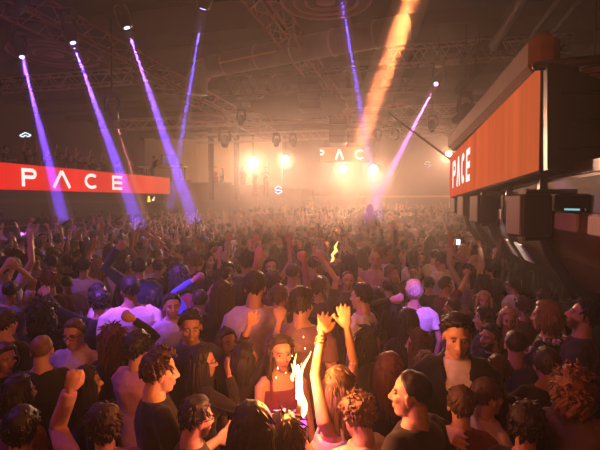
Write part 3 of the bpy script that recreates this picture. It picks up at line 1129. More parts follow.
hung_speaker(at(309, 82, 15), 0, 4, 'dark line array hanging left of the slanting truss, before the canopy')
hung_speaker(at(338, 122, 19), .2, 4, 'dark line array hanging just above the small orange screen')
hung_speaker(at(352, 137, 23), .2, 2, 'short dark line array overlapping the top of the small orange screen', .4)

# loudspeakers on the right balcony ribs
for i, (px_, py_, d, lb) in enumerate(((529, 215, 4.75, 'nearest black loudspeaker under the orange screen'), (484, 209, 7.3, 'second black loudspeaker under the orange screen'),
                                        (468, 206, 9.7, 'third black loudspeaker under the orange screen'), (459, 204, 11.3, 'farthest black loudspeaker under the orange screen'))):
    p = at(px_, py_, d)
    t = empty('loudspeaker', p, math.radians(14), lb, 'loudspeaker', 'loudspeakers on the balcony ribs')
    G().cbox((0, 0, 0), (.32, .34, .44), .02).build('cabinet', M_BLACK, t)
    G().cbox((-.166, 0, 0), (.02, .31, .41), .008).build('grille', M_GRILLE, t)
    G().box((.10, 0, .245), (.30, .06, .05)).box((.10, 0, -.245), (.30, .06, .05)).box((.22, 0, 0), (.05, .06, .54)).build('bracket', M_BLACKMETAL, t)
t = empty('strip_lamp', at(572, 209.5, 3.95), math.radians(-75), 'short cyan strip lamp glowing in the dark glazed strip', 'lamp')
G().box((0, 0, 0), (.20, .012, .016)).build('tube', glow('cyan tube', (.25, .75, .85), .8), t)
G().cbox((0, .012, .0), (.22, .02, .03), .004).build('mount', M_BLACK, t)

# ------------------------------------------------------------------ lamps
def lens_mat(name, c, s):
    return glow(name, c, s)

PURPLE, BLUE, PINK, ORANGE, WARM = (.17, .06, 1.0), (.14, .08, 1.0), (.75, .17, .70), (1.0, .22, .075), (1.0, .49, .275)
def vol_mat(name, c, dens):
    m = bpy.data.materials.new(name); m.use_nodes = True
    t = m.node_tree; t.nodes.clear()
    o = t.nodes.new('ShaderNodeOutputMaterial'); v = t.nodes.new('ShaderNodeVolumeScatter')
    v.inputs['Color'].default_value = (*c, 1); v.inputs['Density'].default_value = dens; v.inputs['Anisotropy'].default_value = .0
    t.links.new(v.outputs[0], o.inputs['Volume'])
    return m

M_HAZE = vol_mat('dense haze', (1, 1, 1), .30)
M_HALO = vol_mat('halo haze', (1, .95, .88), .16)
HZ = [' by the terrace', ' between terrace and screen', ' under the letter', ' right of the screen', ' by the orange balcony screen']


def moving_head(S, E_, color, label, size=1.0, lens=6.0, hang=None):
    """S = lens centre, E_ = what it points at"""
    S, E_ = Vector(S), Vector(E_)
    d = (E_ - S).normalized()
    piv = S - d * .26 * size
    t = empty('moving_head_lamp', (piv.x, piv.y, piv.z + .42 * size), 0, label, 'stage lamp', 'moving head lamps')
    o = Vector((0, 0, -.42 * size))
    k = size
    G().cbox((0, 0, 0), (.34 * k, .26 * k, .16 * k), .02).build('base', M_BLACK, t)
    side = d.cross(Vector((0, 0, 1)))
    side = side.normalized() if side.length > .05 else Vector((1, 0, 0))
    for sg in (-1, 1):
        a = side * (.19 * k * sg)
        G().tube([a * .8 + Vector((0, 0, -.07 * k)), a + Vector((0, 0, -.2 * k)), a + o], [.05 * k, .045 * k, .05 * k], 8).build('yoke_arm', M_BLACK, t, True)
    G().tube([o - d * .20 * k, o - d * .12 * k, o + d * .10 * k, o + d * .22 * k, o + d * .25 * k], [.10 * k, .15 * k, .15 * k, .12 * k, .115 * k], 18, False).build('head', M_BLACK, t, True)
    G().tube([o + d * .252 * k, o + d * .262 * k], .06 * k, 18, False).build('lens', lens_mat('lens', color, lens), t)
    z1 = 7.8 if hang is None else hang
    G().tube([(0, 0, .07 * k), (0, 0, max(.1, z1 - t.location.z))], .02, 6).build('hanger', M_BLACK, t)
    return t


def beam(S, E_, color, power, ang, density, label, L=None, r0=.07):
    S, E_ = Vector(S), Vector(E_)
    d = (E_ - S).normalized()
    o = add_light('beam_light', 'SPOT', S + d * .04, E_, power, color, spot_size=math.radians(ang), spot_blend=.25, shadow_soft_size=r0 * (.6 if r0 > .1 else .15))
    L = (E_ - S).length if L is None else L
    tn = math.tan(math.radians(ang / 2))
    g = G().tube([d * (.05 + q * L) for q in np.linspace(0, 1, 6)], [r0 * 1.1 + tn * q * L * 1.05 for q in np.linspace(0, 1, 6)], 20, False)
    b = g.build('haze', density, None, True)  # extra dense haze added along the beam so its shaft shows
    b.location = S
    return tag(b, label, 'haze', None, 'stuff')


BEAMS = [  # lens px, height, end px, end distance, colour, power, angle, haze, labels
    ((22, 57), 6.2, (70, 246), 11.2, PURPLE, 55000, 4.6, 'leftmost stage lamp throwing a purple beam', 'leftmost purple light shaft'),
    ((73, 43), 6.2, (150, 256), 10.2, PURPLE, 55000, 4.6, 'stage lamp with a purple beam, second from the left', 'second purple light shaft from the left'),
    ((127, 28), 6.2, (204, 250), 10.0, PURPLE, 55000, 4.6, 'stage lamp with a purple beam left of the red truss', 'purple light shaft falling before the tan booth panels'),
    ((203, 9), 6.3, (166, 232), 11.0, BLUE, 34000, 2.6, 'stage lamp at the top edge with a thin violet beam', 'thin violet light shaft leaning left'),
    ((338, -22), 6.6, (385, 250), 9.6, BLUE, 34000, 2.8, 'stage lamp with a thin blue beam behind the nearest ceiling ring', 'thin blue light shaft crossing the big duct'),
    ((426, -42), 5.7, (334, 215), 9.0, ORANGE, 330000, 2.2, 'stage lamp throwing the wide orange beam', 'wide orange light shaft'),
    ((436, 84), 6.0, (352, 246), 10.4, PINK, 62000, 3.2, 'stage lamp with a pink beam beside the arch truss', 'pink light shaft leaning left'),
    ((115, 119), 4.9, (148, 225), 15.0, (1.0, .25, .22), 22000, 1.9, 'small stage lamp with a dim red beam near the balcony crowd', 'dim red light shaft'),
]
for (sx, sy), z, (ex, ey), d, c, pw, ang, la, lb in BEAMS:
    S, E_ = atz(sx, sy, z), at(ex, ey, d)
    moving_head(S, E_, tuple(.35 + .65 * q for q in c), la)
    beam(S, E_, c, pw * LIGHT_K, ang, M_HAZE, lb, (E_ - S).length * .86, .22 if c == ORANGE else .085)

p = at(594, 76, 5.6)
t = empty('lantern', p, 0, 'round rose lantern hanging behind the black slanted panel', 'lantern')
G().ell((0, 0, 0), (.16, .16, .19), None, 24, 14).build('shade', M_RINGP, t, True)
for q in (-.09, 0, .09):
    rr_ = .165 * math.sqrt(1 - (q / .19) ** 2)
    G().tube([(rr_ * math.cos(a), rr_ * math.sin(a), q) for a in np.linspace(0, 2 * math.pi, 25)], .008, 6, False).build('hoop', M_BLACKMETAL, t, True)
G().tube([(0, 0, .18), (0, 0, 7.8 - p.z)], .01, 6).build('cord', M_BLACK, t)

# the blinders at the back
M_BLIND = glow('blinder lamp', (1.0, .80, .55), 120)
for px_, py_, d, r, pw, lb in ((253, 162, 27.3, 0.26, 1500, 'widest warm blinder lamp glowing beside the terrace columns'), (285.5, 159, 26.5, 0.17, 1300, 'bright blinder lamp between the terrace and the small orange screen'),
                               (343.5, 169, 27, 0.18, 1700, 'bright blinder lamp below the letter on the small orange screen'), (373.5, 169, 27.5, 0.21, 2000, 'bright blinder lamp right of and below the small orange screen'),
                               (448.5, 154, 28, 0.15, 1300, 'star bright blinder lamp beside the far end of the orange balcony screen')):
    p = at(px_, py_, d)
    t = empty('blinder_lamp', p, 0, lb, 'stage lamp', 'blinder lamps')
    aim = (EYE + Vector((-2.0, 0, -5.5)) - p).normalized()
    G().tube([-aim * .25, -aim * .02], [r * .7, r * 1.15], 20, False).build('housing', M_BLACK, t, True)
    G().tube([aim * .0, aim * .03], r, 20, False).build('lamp', M_BLIND, t)
    G().tube([-aim * .2, (0, 0, 7.8 - p.z)], .025, 6).build('hanger', M_BLACK, t)
    hz_ = G().ell((0, 0, 0), (r * 3.6,) * 3, None, 20, 12).build('haze', M_HALO, None, True)  # haze ball added to give the lamp its glare halo
    hz_.location = p + aim * .12
    tag(hz_, 'added halo haze around the ' + lb.split(' glowing')[0].split(' between')[0].split(' below')[0].split(' right')[0].split(' beside')[0] + HZ.pop(0), 'haze', None, 'stuff')
    add_light('blinder_light', 'SPOT', p + aim * .08, p + aim, pw * 3.7, WARM, spot_size=math.radians(54), spot_blend=.9, shadow_soft_size=r)

# dark lamps hanging in the rig
for px_, py_, d, k, lb in ((240, 124, 18, .9, 'dark lamp hanging from the long red truss near the terrace'), (276, 146, 22, .9, 'left one of two dark lamps above the bright blinder by the terrace'), (294, 146, 22, .9, 'right one of two dark lamps above the bright blinder by the terrace'),
                           (396, 139, 20, 1.0, 'dark lamp hanging right of the small orange screen'), (432, 131, 17, 1.0, 'dark lamp hanging above the star bright blinder'), (378, 140, 21, .8, 'dark lamp hanging at the right edge of the small orange screen'),
                           (463, 118, 13, 1.1, 'dark lamp crowding the rig above the far end of the screen cover'), (268, 90, 16, .9, 'dark lamp hanging from the deep dark truss'), (12, 12, 9, 1.2, 'dark lamp in the upper left corner of the ceiling'),
                           (225, 146, 25.5, 1.6, 'big dark lamp hanging between the two terrace columns')):
    p = at(px_, py_, d)
    t = moving_head(p, p + Vector((rng.uniform(-.5, .5), -.6, -1)), (.03, .02, .02), lb, k, .2)
for (x0, y0), (x1, y1), d, lb in (((487, 40), (461, 63), 13.4, 'long dark barrel spotlight at the arch truss'), ((484, 66), (455, 92), 12.8, 'thin dark barrel spotlight below the arch truss'), ((455, 121), (474, 104), 12.6, 'dark barrel spotlight above the far end of the screen cover')):
    a, b = at(x0, y0, d), at(x1, y1, d - .6)
    t = empty('barrel_spotlight', a, 0, lb, 'stage lamp')
    v = b - a
    G().tube([(0, 0, 0), v * .3, v * .35, v], [.11, .11, .09, .09], 12, False).build('barrel', M_BLACK, t, True)
    G().tube([v * .3, v * .3 + Vector((0, 0, 1.0))], .02, 6).build('hanger', M_BLACK, t)

# small lit signs
def logo(p, h, c, s, label, rz=0.0, wide=False):
    """a hexagonal S of straight bars"""
    t = empty('logo_sign', p, rz, label, 'sign')
    pts = [(.42, .26), (0, .5), (-.42, .26), (-.42, .02), (.42, -.06), (.42, -.26), (0, -.5), (-.42, -.26)]
    if wide:
        pts = [(-.9, -.02), (0, .36), (.9, -.02), (.45, -.22), (0, -.02), (-.45, -.22), (-.9, -.02)]
    g = G()
    for (xa, za), (xb, zb) in zip(pts[:-1], pts[1:]):
        a = math.atan2(zb - za, xb - xa) + math.pi / 2
        dx, dz = .055 * math.cos(a), .055 * math.sin(a)
        g.prism([((xa + dx) * h, (za + dz) * h), ((xa - dx) * h, (za - dz) * h), ((xb - dx) * h, (zb - dz) * h), ((xb + dx) * h, (zb + dz) * h)], -.03, .0)
    g.build('emblem', glow('emblem light', c, s), t)
    G().cbox((0, .04, 0), (h * (1.9 if wide else .95), .05, h * (.8 if wide else 1.1)), .02).build('backing', M_BLACK, t)
    return t

logo(at(278.5, 190, 26.6), .46, (.55, .75, 1.0), 2.2, 'small blue white emblem sign at the end of the booth terrace')
logo(atY(427.5, 164.5, 31.92), .42, (.6, .72, 1.0), .55, 'dim blue white emblem sign high on the back wall')
t = empty('bar_sign', at(422, 212.5, 26.5), 0, 'low glowing orange sign above the heads at the back right', 'sign')
G().cbox((0, .05, 0), (1.1, .06, .26), .02).build('backing', M_BLACK, t)
g = G()
for i, w in enumerate((.10, .05, .12, .09, .04, .11, .08)):
    g.box((-.40 + .13 * i, 0, 0), (w, .03, .10 + .05 * (i % 2)))
g.build('lettering', glow('orange sign light', (1, .30, .08), 2.5), t)
G().tube([(-.4, .06, -.1), (-.4, .06, -1.55)], .02, 6).tube([(.4, .06, -.1), (.4, .06, -1.55)], .02, 6).build('legs', M_BLACK, t)
t = empty('exit_sign', at(151, 199, 25.6), 0, 'small yellow and white lit sign under the right end of the red screen', 'sign')
G().cbox((0, .04, 0), (.62, .06, .42), .02).build('backing', M_BLACK, t)
G().prism([(-.22, -.17), (-.02, -.17), (-.08, .17), (-.18, .17)], -.02, .0).build('yellow_panel', glow('yellow sign light', (1, .62, .05), 1.6), t)
G().prism([(.05, -.10), (.20, -.10), (.24, .12), (.18, .12), (.15, -.02), (.08, .0)], -.02, .0).build('white_panel', glow('white sign light', (1, .85, .7), 1.4), t)
for px_, py_, lb in ((23.5, 234, 'purple lamp glowing under the left balcony, nearest the left edge'), (84, 233, 'purple lamp glowing under the left balcony below the letters')):
    p = at(px_, py_, 17.0)
    t = empty('uplight', p, 0, lb, 'lamp')
    G().cbox((0, .06, 0), (.30, .10, .16), .02).build('housing', M_BLACK, t)
    for x in (-.08, .07):
        G().tube([(x, .0, 0), (x, -.03, 0)], .055, 12, False).build('lens', glow('violet lens', (.45, .12, 1.0), 5), t)
    G().tube([(0, .08, -.06), (0, .08, -p.z)], .02, 8).build('stand', M_BLACK, t)
    add_light('uplight_glow', 'POINT', p + Vector((0, -.3, 0)), None, 8, PURPLE, shadow_soft_size=.1)

# DJ table on the terrace
p = at(163, 167, 27.5)
t = empty('booth_table', (p.x, p.y, 3.7), 0, 'white topped booth table behind the right end of the red screen', 'table')
zt = p.z - 3.7
G().cbox((0, 0, zt), (2.9, .8, .07), .015).build('table_top', M_WHITE, t)
for sx in (-1.3, 1.3):
    for sy in (-.3, .3):
        G().box((sx, sy, zt / 2), (.07, .07, zt)).build('leg', M_BLACK, t)
t = empty('monitor', (p.x + .35, p.y + .1, p.z + .035), 0, 'dark monitor with a blue picture on the booth table', 'monitor')
G().cbox((0, 0, .42), (1.05, .06, .62), .02).build('casing', M_BLACK, t)
G().box((-.12, -.035, .42), (.55, .01, .5)).build('screen', glow('monitor light', (.16, .14, .42), .35), t)
G().box((0, 0, .06), (.1, .06, .12)).cbox((0, 0, .015), (.4, .25, .03), .01).build('stand', M_BLACK, t)
t = empty('mixer', (p.x + 1.05, p.y - .05, p.z + .035), 0, 'small dark mixing deck on the right of the booth table', 'mixer')
G().cbox((0, 0, .05), (.5, .4, .10), .015).build('case', M_BLACK, t)
for i in range(4):
    G().tube([(-.15 + .1 * i, -.1, .10), (-.15 + .1 * i, -.1, .13)], .02, 8, False).build('knob', M_STEEL, t)

# unseen coloured washes, among them added fill and rim lights
add_light('terrace_wash', 'AREA', (-11, 26.9, 6.6), (-12.5, 29.9, 5.0), 330 * LIGHT_K, (1, .55, .25), size=5)
add_light('front_wash', 'AREA', (-.9, -1.0, 3.8), (.0, 3.2, 1.4), 40 * LIGHT_K, (1, .17, .055), size=.5)  # unseen warm wash on the faces, with red fill added
add_light('purple_wash', 'SPOT', (-3.0, 2.0, 6.4), (-2.75, 4.5, 1.3), 5200 * LIGHT_K, (.34, .08, 1.0), spot_size=math.radians(17), spot_blend=.7, shadow_soft_size=.1)
add_light('purple_wash', 'SPOT', at(415, -70, 2.6), at(418, 308, 4.5), 1100 * LIGHT_K, (.45, .14, 1.0), spot_size=math.radians(12), spot_blend=.7, shadow_soft_size=.1)
add_light('violet_wash', 'SPOT', (-9, 6, 6.8), (-9, 11.5, 1.0), 600 * LIGHT_K, (.42, .12, 1.0), spot_size=math.radians(80), spot_blend=.9, shadow_soft_size=.3)
add_light('back_wash', 'SPOT', (-1.6, 5.4, 7.4), (-.1, 2.7, 1.5), 420 * LIGHT_K, (1, .20, .07), spot_size=math.radians(70), spot_blend=.8, shadow_soft_size=.2)  # backlight added for warm rims on the near hair
add_light('violet_fill', 'SPOT', (-6.5, 2.0, 6.5), (-2.6, 4.2, 1.4), 650 * LIGHT_K, (.55, .14, 1.0), spot_size=math.radians(60), spot_blend=.9, shadow_soft_size=.2)  # violet fill added over the left foreground
add_light('rose_wash', 'SPOT', at(330, -20, 7), at(345, 275, 5.2), 700 * LIGHT_K, (1.0, .22, .45), spot_size=math.radians(28), spot_blend=.9, shadow_soft_size=.2)
add_light('amber_wash', 'SPOT', (.3, 3.0, 7.2), (-1.2, 9.0, 1.5), 350 * LIGHT_K, (1, .36, .12), spot_size=math.radians(70), spot_blend=.8, shadow_soft_size=.2)  # warm fill added on the middle of the crowd
add_light('hull_lamp', 'SPOT', (1.0, 6.7, 1.95), (1.65, 7.15, 1.86), 15 * LIGHT_K, (1, .75, .6), spot_size=math.radians(80), spot_blend=.8, shadow_soft_size=.05)

# ------------------------------------------------------------------ the people one can tell apart
# x, y = middle of the head in the picture, s = head height in px, f = facing (0 away, 90 to the right, 180 to the viewer)
U = lambda **k: k
HEROES = [
 (22, 428, 54, 20, 'm', 'crop', 'black', 'shirt', 'red', {}, {}, 'person with short black hair and red collar in the bottom left corner'),
 (104, 424, 52, -8, 'm', 'tousle', 'dark brown', 'shirt', 'pink', {'L': (70, 391, .05)}, U(Lh=U(curl=1.15, bend=(0, .2, .1)), Lp=(-.15, -.1, -1)), 'person with shaggy dark curls raising a fist in a rolled pink sleeve'),
 (160, 368, 49, 82, 'm', 'quiff', 'brown', 'tee', 'black', {'R': 'bent'}, U(skin='fair', eyes=1, hp=-4), 'person in black T-shirt with brown quiff, fair face in profile'),
 (42, 350, 33, 12, 'm', 'buzz', 'light brown', 'long', 'black', {}, U(w=1.05), 'person with cropped sandy hair and broad black back beside the raised fist'),
 (87, 382, 38, 70, 'f', 'long', 'black', 'long', 'black', {}, U(eyes=1), 'person with long black hair just right of the raised pink sleeve'),
 (138, 346, 38, 30, 'm', 'tousle', 'black', 'tee', 'pink', {'L': 'fold'}, U(), 'person with messy black hair and pale pink T-shirt shoulder behind the quiff'),
 (5, 357, 29, 150, 'f', 'bob', 'brown', 'long', 'black', {}, U(eyes=1, hp=-6), 'person with a brown bob facing us at the left edge'),
 (197, 416, 46, 68, 'm', 'crop', 'black', 'long', 'dark grey', {'R': 'bent'}, U(beard=1, glasses=1, eyes=1, hp=-6), 'bearded person with round glasses and short black hair looking right'),
 (203, 361, 33, 82, 'f', 'long', 'black', 'long', 'black', {'R': 'face'}, U(glasses=1, eyes=1), 'person with long dark hair and glasses, profile turned to the right'),
 (246, 357, 29, 60, 'f', 'long', 'black', 'long', 'black', {'L': (250, 322, -.1), 'R': (288, 299, .1)}, U(eyes=1, hp=4, sleeve=1.5, Lh=U(curl=.1, spread=1.3), Rh=U(curl=.5)), 'person with long dark hair and black sleeves stretching both arms high'),
 (227, 341, 26, 150, 'f', 'long', 'dark brown', 'tank', 'black', {}, U(eyes=1), 'person with long dark hair facing us behind the black sleeved arms'),
 (255, 286, 31, 8, 'm', 'short', 'black', 'tee', 'lilac', {}, U(), 'person in a plain lilac T-shirt seen from behind, neat black hair'),
 (247, 262, 21, -10, 'm', 'curly', 'black', 'tee', 'dark grey', {}, U(), 'person with dark curls right behind the lilac T-shirt'),
 (222, 294, 32, -5, 'f', 'long', 'dark brown', 'jacket', 'black', {}, U(inner='black'), 'person with straight dark hair in a black jacket left of the lilac T-shirt'),
 (302, 303, 33, 20, 'm', 'crop', 'black', 'tee', 'rose', {}, U(w=1.1), 'person in a dusty rose T-shirt seen from behind, behind the sparkler'),
 (281, 352, 26, 165, 'f', 'long', 'dark brown', 'tank', 'maroon', {'R': 'bent'}, U(eyes=1), 'person in maroon strappy top facing us behind the sparkling bottle'),
 (336, 387, 46, -62, 'f', 'long', 'brown', 'tank', 'lilac', {'L': (322, 334, .12), 'R': (347, 327, .2)}, U(eyes=1, sleeveR=1, hl=1.1, Lh=U(curl=.08, spread=1.5), Rh=U(curl=.1, spread=.9), bracelet=1), 'person with long brown hair raising two open hands, bracelets on one wrist'),
 (357, 413, 49, -50, 'm', 'curly', 'light brown', 'tee', 'cream', {'L': 'face'}, U(eyes=1, hp=-14, skin='fair'), 'person with light brown curls, hand at chin, lit orange'),
 (411, 394, 48, -58, 'm', 'buzz', 'black', 'tee', 'black', {}, U(eyes=1, w=1.1, skin='fair', hy=-20), 'person with buzzed black hair and black T-shirt glancing left'),
 (461, 404, 45, -5, 'm', 'short', 'brown', 'shirt', 'maroon', {}, U(), 'person with neat brown hair and maroon collar, seen from behind at the bottom'),
 (488, 396, 34, 55, 'm', 'short', 'brown', 'shirt', 'lilac', {}, U(), 'person with short brown hair and pale collar beside the maroon collar'),
 (527, 423, 54, 10, 'm', 'tousle', 'dark brown', 'long', 'black', {}, U(), 'person with tousled dark curls at the bottom right, seen from behind'),
 (574, 386, 50, 5, 'f', 'curlylong', 'auburn', 'jacket', 'brown', {}, U(inner='black', w=1.15, hl=.7), 'person with big auburn curls and brown jacket at the right edge'),
 (498, 371, 40, 4, 'm', 'crop', 'brown', 'long', 'black', {}, U(), 'person with short brown hair and black back before the tousled head'),
 (516, 345, 38, 0, 'm', 'buzz', 'dark brown', 'long', 'dark grey', {}, U(), 'person with close cut hair seen from behind, left of the flower garland'),
 (457, 334, 42, 172, 'm', 'crop', 'black', 'jacket', 'black', {'R': 'bent'}, U(eyes=1, hp=-12, inner='white', skin='fair'), 'person in black blazer and open white shirt looking down'),
 (426, 363, 36, 5, 'f', 'bun', 'light brown', 'tank', 'pink', {}, U(), 'person with gingery hair pinned up and bare neck before the blazer'),
 (417, 343, 32, -70, 'f', 'messylong', 'brown', 'long', 'black', {}, U(eyes=1), 'person with brown wavy hair in profile to the left beside the blazer'),
 (389, 369, 40, -12, 'f', 'long', 'auburn', 'long', 'black', {}, U(), 'person with long auburn hair behind the light brown curls'),
 (370, 339, 31, 70, 'f', 'messylong', 'black', 'long', 'black', {}, U(eyes=1), 'person with dark hair in profile to the right under the raised hands'),
 (408, 320, 32, -5, 'f', 'long', 'black', 'long', 'black', {}, U(), 'dark long-haired silhouette in front of the bleached hair'),
 (414, 291, 25, -15, 'f', 'crop', 'bleached', 'tee', 'white', {}, U(w=1.25), 'person with short bleached hair and white T-shirt lit purple'),
 (452, 307, 23, -75, 'm', 'short', 'dark brown', 'tee', 'maroon', {}, U(eyes=1), 'person looking left, pink lit profile, above the blazer'),
 (484, 318, 28, -70, 'm', 'crop', 'black', 'tee', 'dark grey', {}, U(eyes=1), 'person with black hair looking left, behind the dark bearded face'),
 (490, 336, 31, -135, 'm', 'crop', 'black', 'shirt', 'black', {}, U(eyes=1, beard=1, skin='tan'), 'dark bearded person facing left, right of the blazer'),
 (484, 300, 22, 175, 'f', 'long', 'blond', 'long', 'black', {}, U(eyes=1), 'person with long blond hair facing us above the bearded face'),
 (508, 319, 25, 170, 'f', 'long', 'blond', 'tank', 'maroon', {}, U(eyes=1, hp=-10), 'blond person looking down left of the shaggy bob'),
 (523, 306, 23, -40, 'm', 'tousle', 'brown', 'long', 'brown', {}, U(), 'person with tousled brown hair behind the shaggy bob'),
 (545, 315, 32, -75, 'f', 'bob', 'light brown', 'long', 'black', {}, U(eyes=1, garland=1), 'person with shaggy ginger bob wearing a white flower garland'),
 (583, 314, 34, -85, 'm', 'crop', 'black', 'tee', 'dark grey', {}, U(eyes=1, beard=.8, hp=16), 'person with black hair and beard gazing up under the balcony'),
 (546, 364, 30, -20, 'm', 'short', 'dark brown', 'long', 'black', {}, U(), 'person with dark hair half hidden before the flower garland'),
 (544, 297, 18, 0, 'm', 'short', 'brown', 'tee', 'black', {}, U(), 'person with short hair just above the shaggy bob'),
 (512, 285, 19, -60, 'm', 'crop', 'black', 'shirt', 'white', {}, U(), 'person in white collared shirt under the second loudspeaker'),
 (6, 322, 32, 40, 'm', 'short', 'dark brown', 'tee', 'black', {}, U(), 'person with short dark hair and lit ear at the left edge'),
 (42, 312, 33, 10, 'f', 'curlylong', 'black', 'long', 'black', {'R': 'face'}, U(), 'person with a big cloud of black curls at the left'),
 (74, 333, 33, -150, 'm', 'short', 'brown', 'shirt', 'lilac', {}, U(eyes=1, glasses=1, hp=-8), 'person with glasses and lilac shirt looking down, hair combed back'),
 (99, 301, 28, -15, 'm', 'tousle', 'black', 'long', 'black', {'L': (38, 290, .1)}, U(Lh=U(curl=.3)), 'person with black mop of hair stretching a black sleeve far left'),
 (49, 280, 24, -20, 'm', 'curly', 'auburn', 'tee', 'maroon', {}, U(), 'person with reddish curls above the stretched black sleeve'),
 (67, 284, 18, 0, 'm', 'buzz', 'dark brown', 'tee', 'lilac', {}, U(), 'person with cropped hair and lilac T-shirt above the stretched sleeve'),
 (84, 267, 18, 10, 'm', 'short', 'black', 'tee', 'white', {}, U(), 'person with short black hair and white T-shirt beside the blond raised arm'),
 (97, 266, 16, -20, 'f', 'long', 'blond', 'tank', 'white', {'L': (92, 246, 0)}, U(Lh=U(curl=.2)), 'blond person raising one bare arm below the white letter C'),
 (10, 291, 22, 0, 'm', 'short', 'black', 'tee', 'lilac', {'L': (4, 268, 0), 'R': (18, 268, 0)}, U(), 'person in lilac T-shirt raising both hands at the left edge'),
 (139, 268, 21, 0, 'm', 'short', 'black', 'jacket', 'navy', {'L': (118, 249, 0)}, U(inner='navy', Lh=U(curl=1.1)), 'person in navy jacket punching one sleeve up below the letter E'),
 (142, 247, 14, 0, 'm', 'short', 'black', 'tee', 'grey', {'R': (150, 236, 0)}, U(), 'person with raised bare arm straight behind the navy jacket'),
 (158, 267, 17, 5, 'm', 'short', 'black', 'tee', 'black', {}, U(), 'person with round black head right of the navy jacket'),
 (173, 264, 18, 25, 'm', 'curly', 'black', 'tee', 'black', {}, U(), 'person with black curls behind the wide black hair'),
 (181, 276, 23, 50, 'f', 'messylong', 'black', 'long', 'maroon', {}, U(), 'person with wide black hair left of the raised blue sleeve'),
 (200, 300, 26, 10, 'm', 'short', 'dark brown', 'long', 'blue', {'L': (193, 281, 0)}, U(Lh=U(curl=.8)), 'person raising a blue sleeve beside the purple lit shoulder'),
 (130, 289, 26, -10, 'm', 'short', 'black', 'tee', 'white', {}, U(w=1.2), 'person in white T-shirt glowing purple from behind'),
 (153, 297, 20, -15, 'f', 'bob', 'black', 'tank', 'pink', {}, U(sequin=1), 'person in glittering pink sequin top'),
 (172, 305, 27, 172, 'm', 'crop', 'black', 'shirt', 'lilac', {}, U(eyes=1, beard=.5), 'person in lilac shirt facing us beside the sequin top'),
 (191, 325, 36, 178, 'm', 'crop', 'black', 'shirt', 'navy', {}, U(eyes=1, hp=-10, skin='tan'), 'dark haired person facing us in navy shirt above the quiff'),
 (112, 338, 33, 0, 'f', 'messylong', 'auburn', 'long', 'black', {'R': (134, 320, .1)}, U(Rh=U(curl=.9)), 'person with reddish brown hair lifting a black sleeve over the white T-shirt'),
 (413, 272, 15, 175, 'm', 'short', 'black', 'tee', 'maroon', {}, U(eyes=1), 'person facing us with black hair behind the bleached hair'),
 (429, 284, 18, 10, 'm', 'short', 'black', 'long', 'black', {}, U(), 'person with black hair right behind the bleached hair'),
 (421, 258, 13, 175, 'f', 'long', 'dark brown', 'tee', 'maroon', {}, U(), 'dark haired person facing us, upper one behind the bleached hair'),
 (375, 260, 16, 176, 'm', 'bald', 'dark brown', 'tee', 'pink', {}, U(eyes=1, w=1.1), 'person with shaved head and pink T-shirt facing us'),
 (349, 263, 19, 0, 'f', 'long', 'black', 'tank', 'maroon', {}, U(), 'person with long black hair left of the shaved head'),
 (348, 280, 19, 172, 'm', 'buzz', 'black', 'tee', 'dark grey', {}, U(eyes=1, skin='tan'), 'person with dark face and cropped hair below the shaved head'),
 (361, 296, 27, -60, 'm', 'short', 'black', 'tee', 'white', {}, U(eyes=1, skin='fair'), 'boyish person with bowl cut and white T-shirt lit pink, looking left'),
 (376, 297, 24, 0, 'f', 'long', 'black', 'tee', 'blue', {}, U(), 'person with long dark hair and bright blue T-shirt'),
 (388, 287, 20, -20, 'm', 'short', 'black', 'tee', 'dark grey', {}, U(), 'person with short black hair right of the bowl cut'),
 (393, 311, 22, 0, 'f', 'messylong', 'black', 'long', 'black', {'L': (391, 300, -.1)}, U(Lh=U(curl=.6)), 'person with dark wavy hair raising one orange lit hand'),
 (318, 287, 24, 5, 'm', 'tousle', 'brown', 'tee', 'dark grey', {'R': (324, 262, 0)}, U(Rh=U(curl=.2, spread=.4)), 'person with brown hair pointing fingers straight up'),
 (313, 264, 17, 0, 'm', 'short', 'dark brown', 'tee', 'grey', {}, U(), 'person with dark hair behind the pointing fingers'),
 (342, 268, 15, 0, 'm', 'short', 'brown', 'tee', 'maroon', {'L': (335, 262, 0)}, U(Lh=U(curl=1.1)), 'person holding up the small golden sparkler'),
 (284, 434, 48, -5, 'f', 'messylong', 'brown', 'tee', 'pink', {'R': (303, 440, .24)}, U(hl=1.1, Rh=U(curl=1.15), Rp=(.6, -.2, -1)), 'person with wavy highlighted hair holding up the sparkling bottle'),
 (252, 428, 46, 10, 'f', 'long', 'black', 'long', 'black', {}, U(), 'person with long black hair at the bottom, left of the sparkling bottle'),
 (20, 392, 36, 60, 'f', 'bob', 'black', 'long', 'maroon', {'R': 'bent'}, U(), 'person in maroon with a black bob above the red collar'),
 (461, 254, 11, 0, 'm', 'short', 'black', 'tee', 'grey', {'L': (458, 249, 0)}, U(Lh=U(curl=1.0)), 'person holding up a glowing phone below the farthest loudspeaker'),
 (446, 285, 18, 60, 'm', 'short', 'dark brown', 'tee', 'maroon', {'R': (470, 270, .2)}, U(), 'person stretching a bare arm to the right, above the pink lit profile'),
]

PROT = {}
PIN = {(457, 334), (336, 387), (357, 413), (160, 368), (411, 394), (104, 424), (574, 386), (255, 286), (414, 291), (361, 296), (545, 315), (583, 314), (246, 357), (130, 289), (153, 297), (172, 305)}
HEROES.sort(key=lambda h: (h[0], h[1]) not in PIN)
M_FLOWER = mat("white petals", (.70, .64, .60), .7)
M_FLOWER2 = mat("brown petals", (.16, .09, .06), .7)


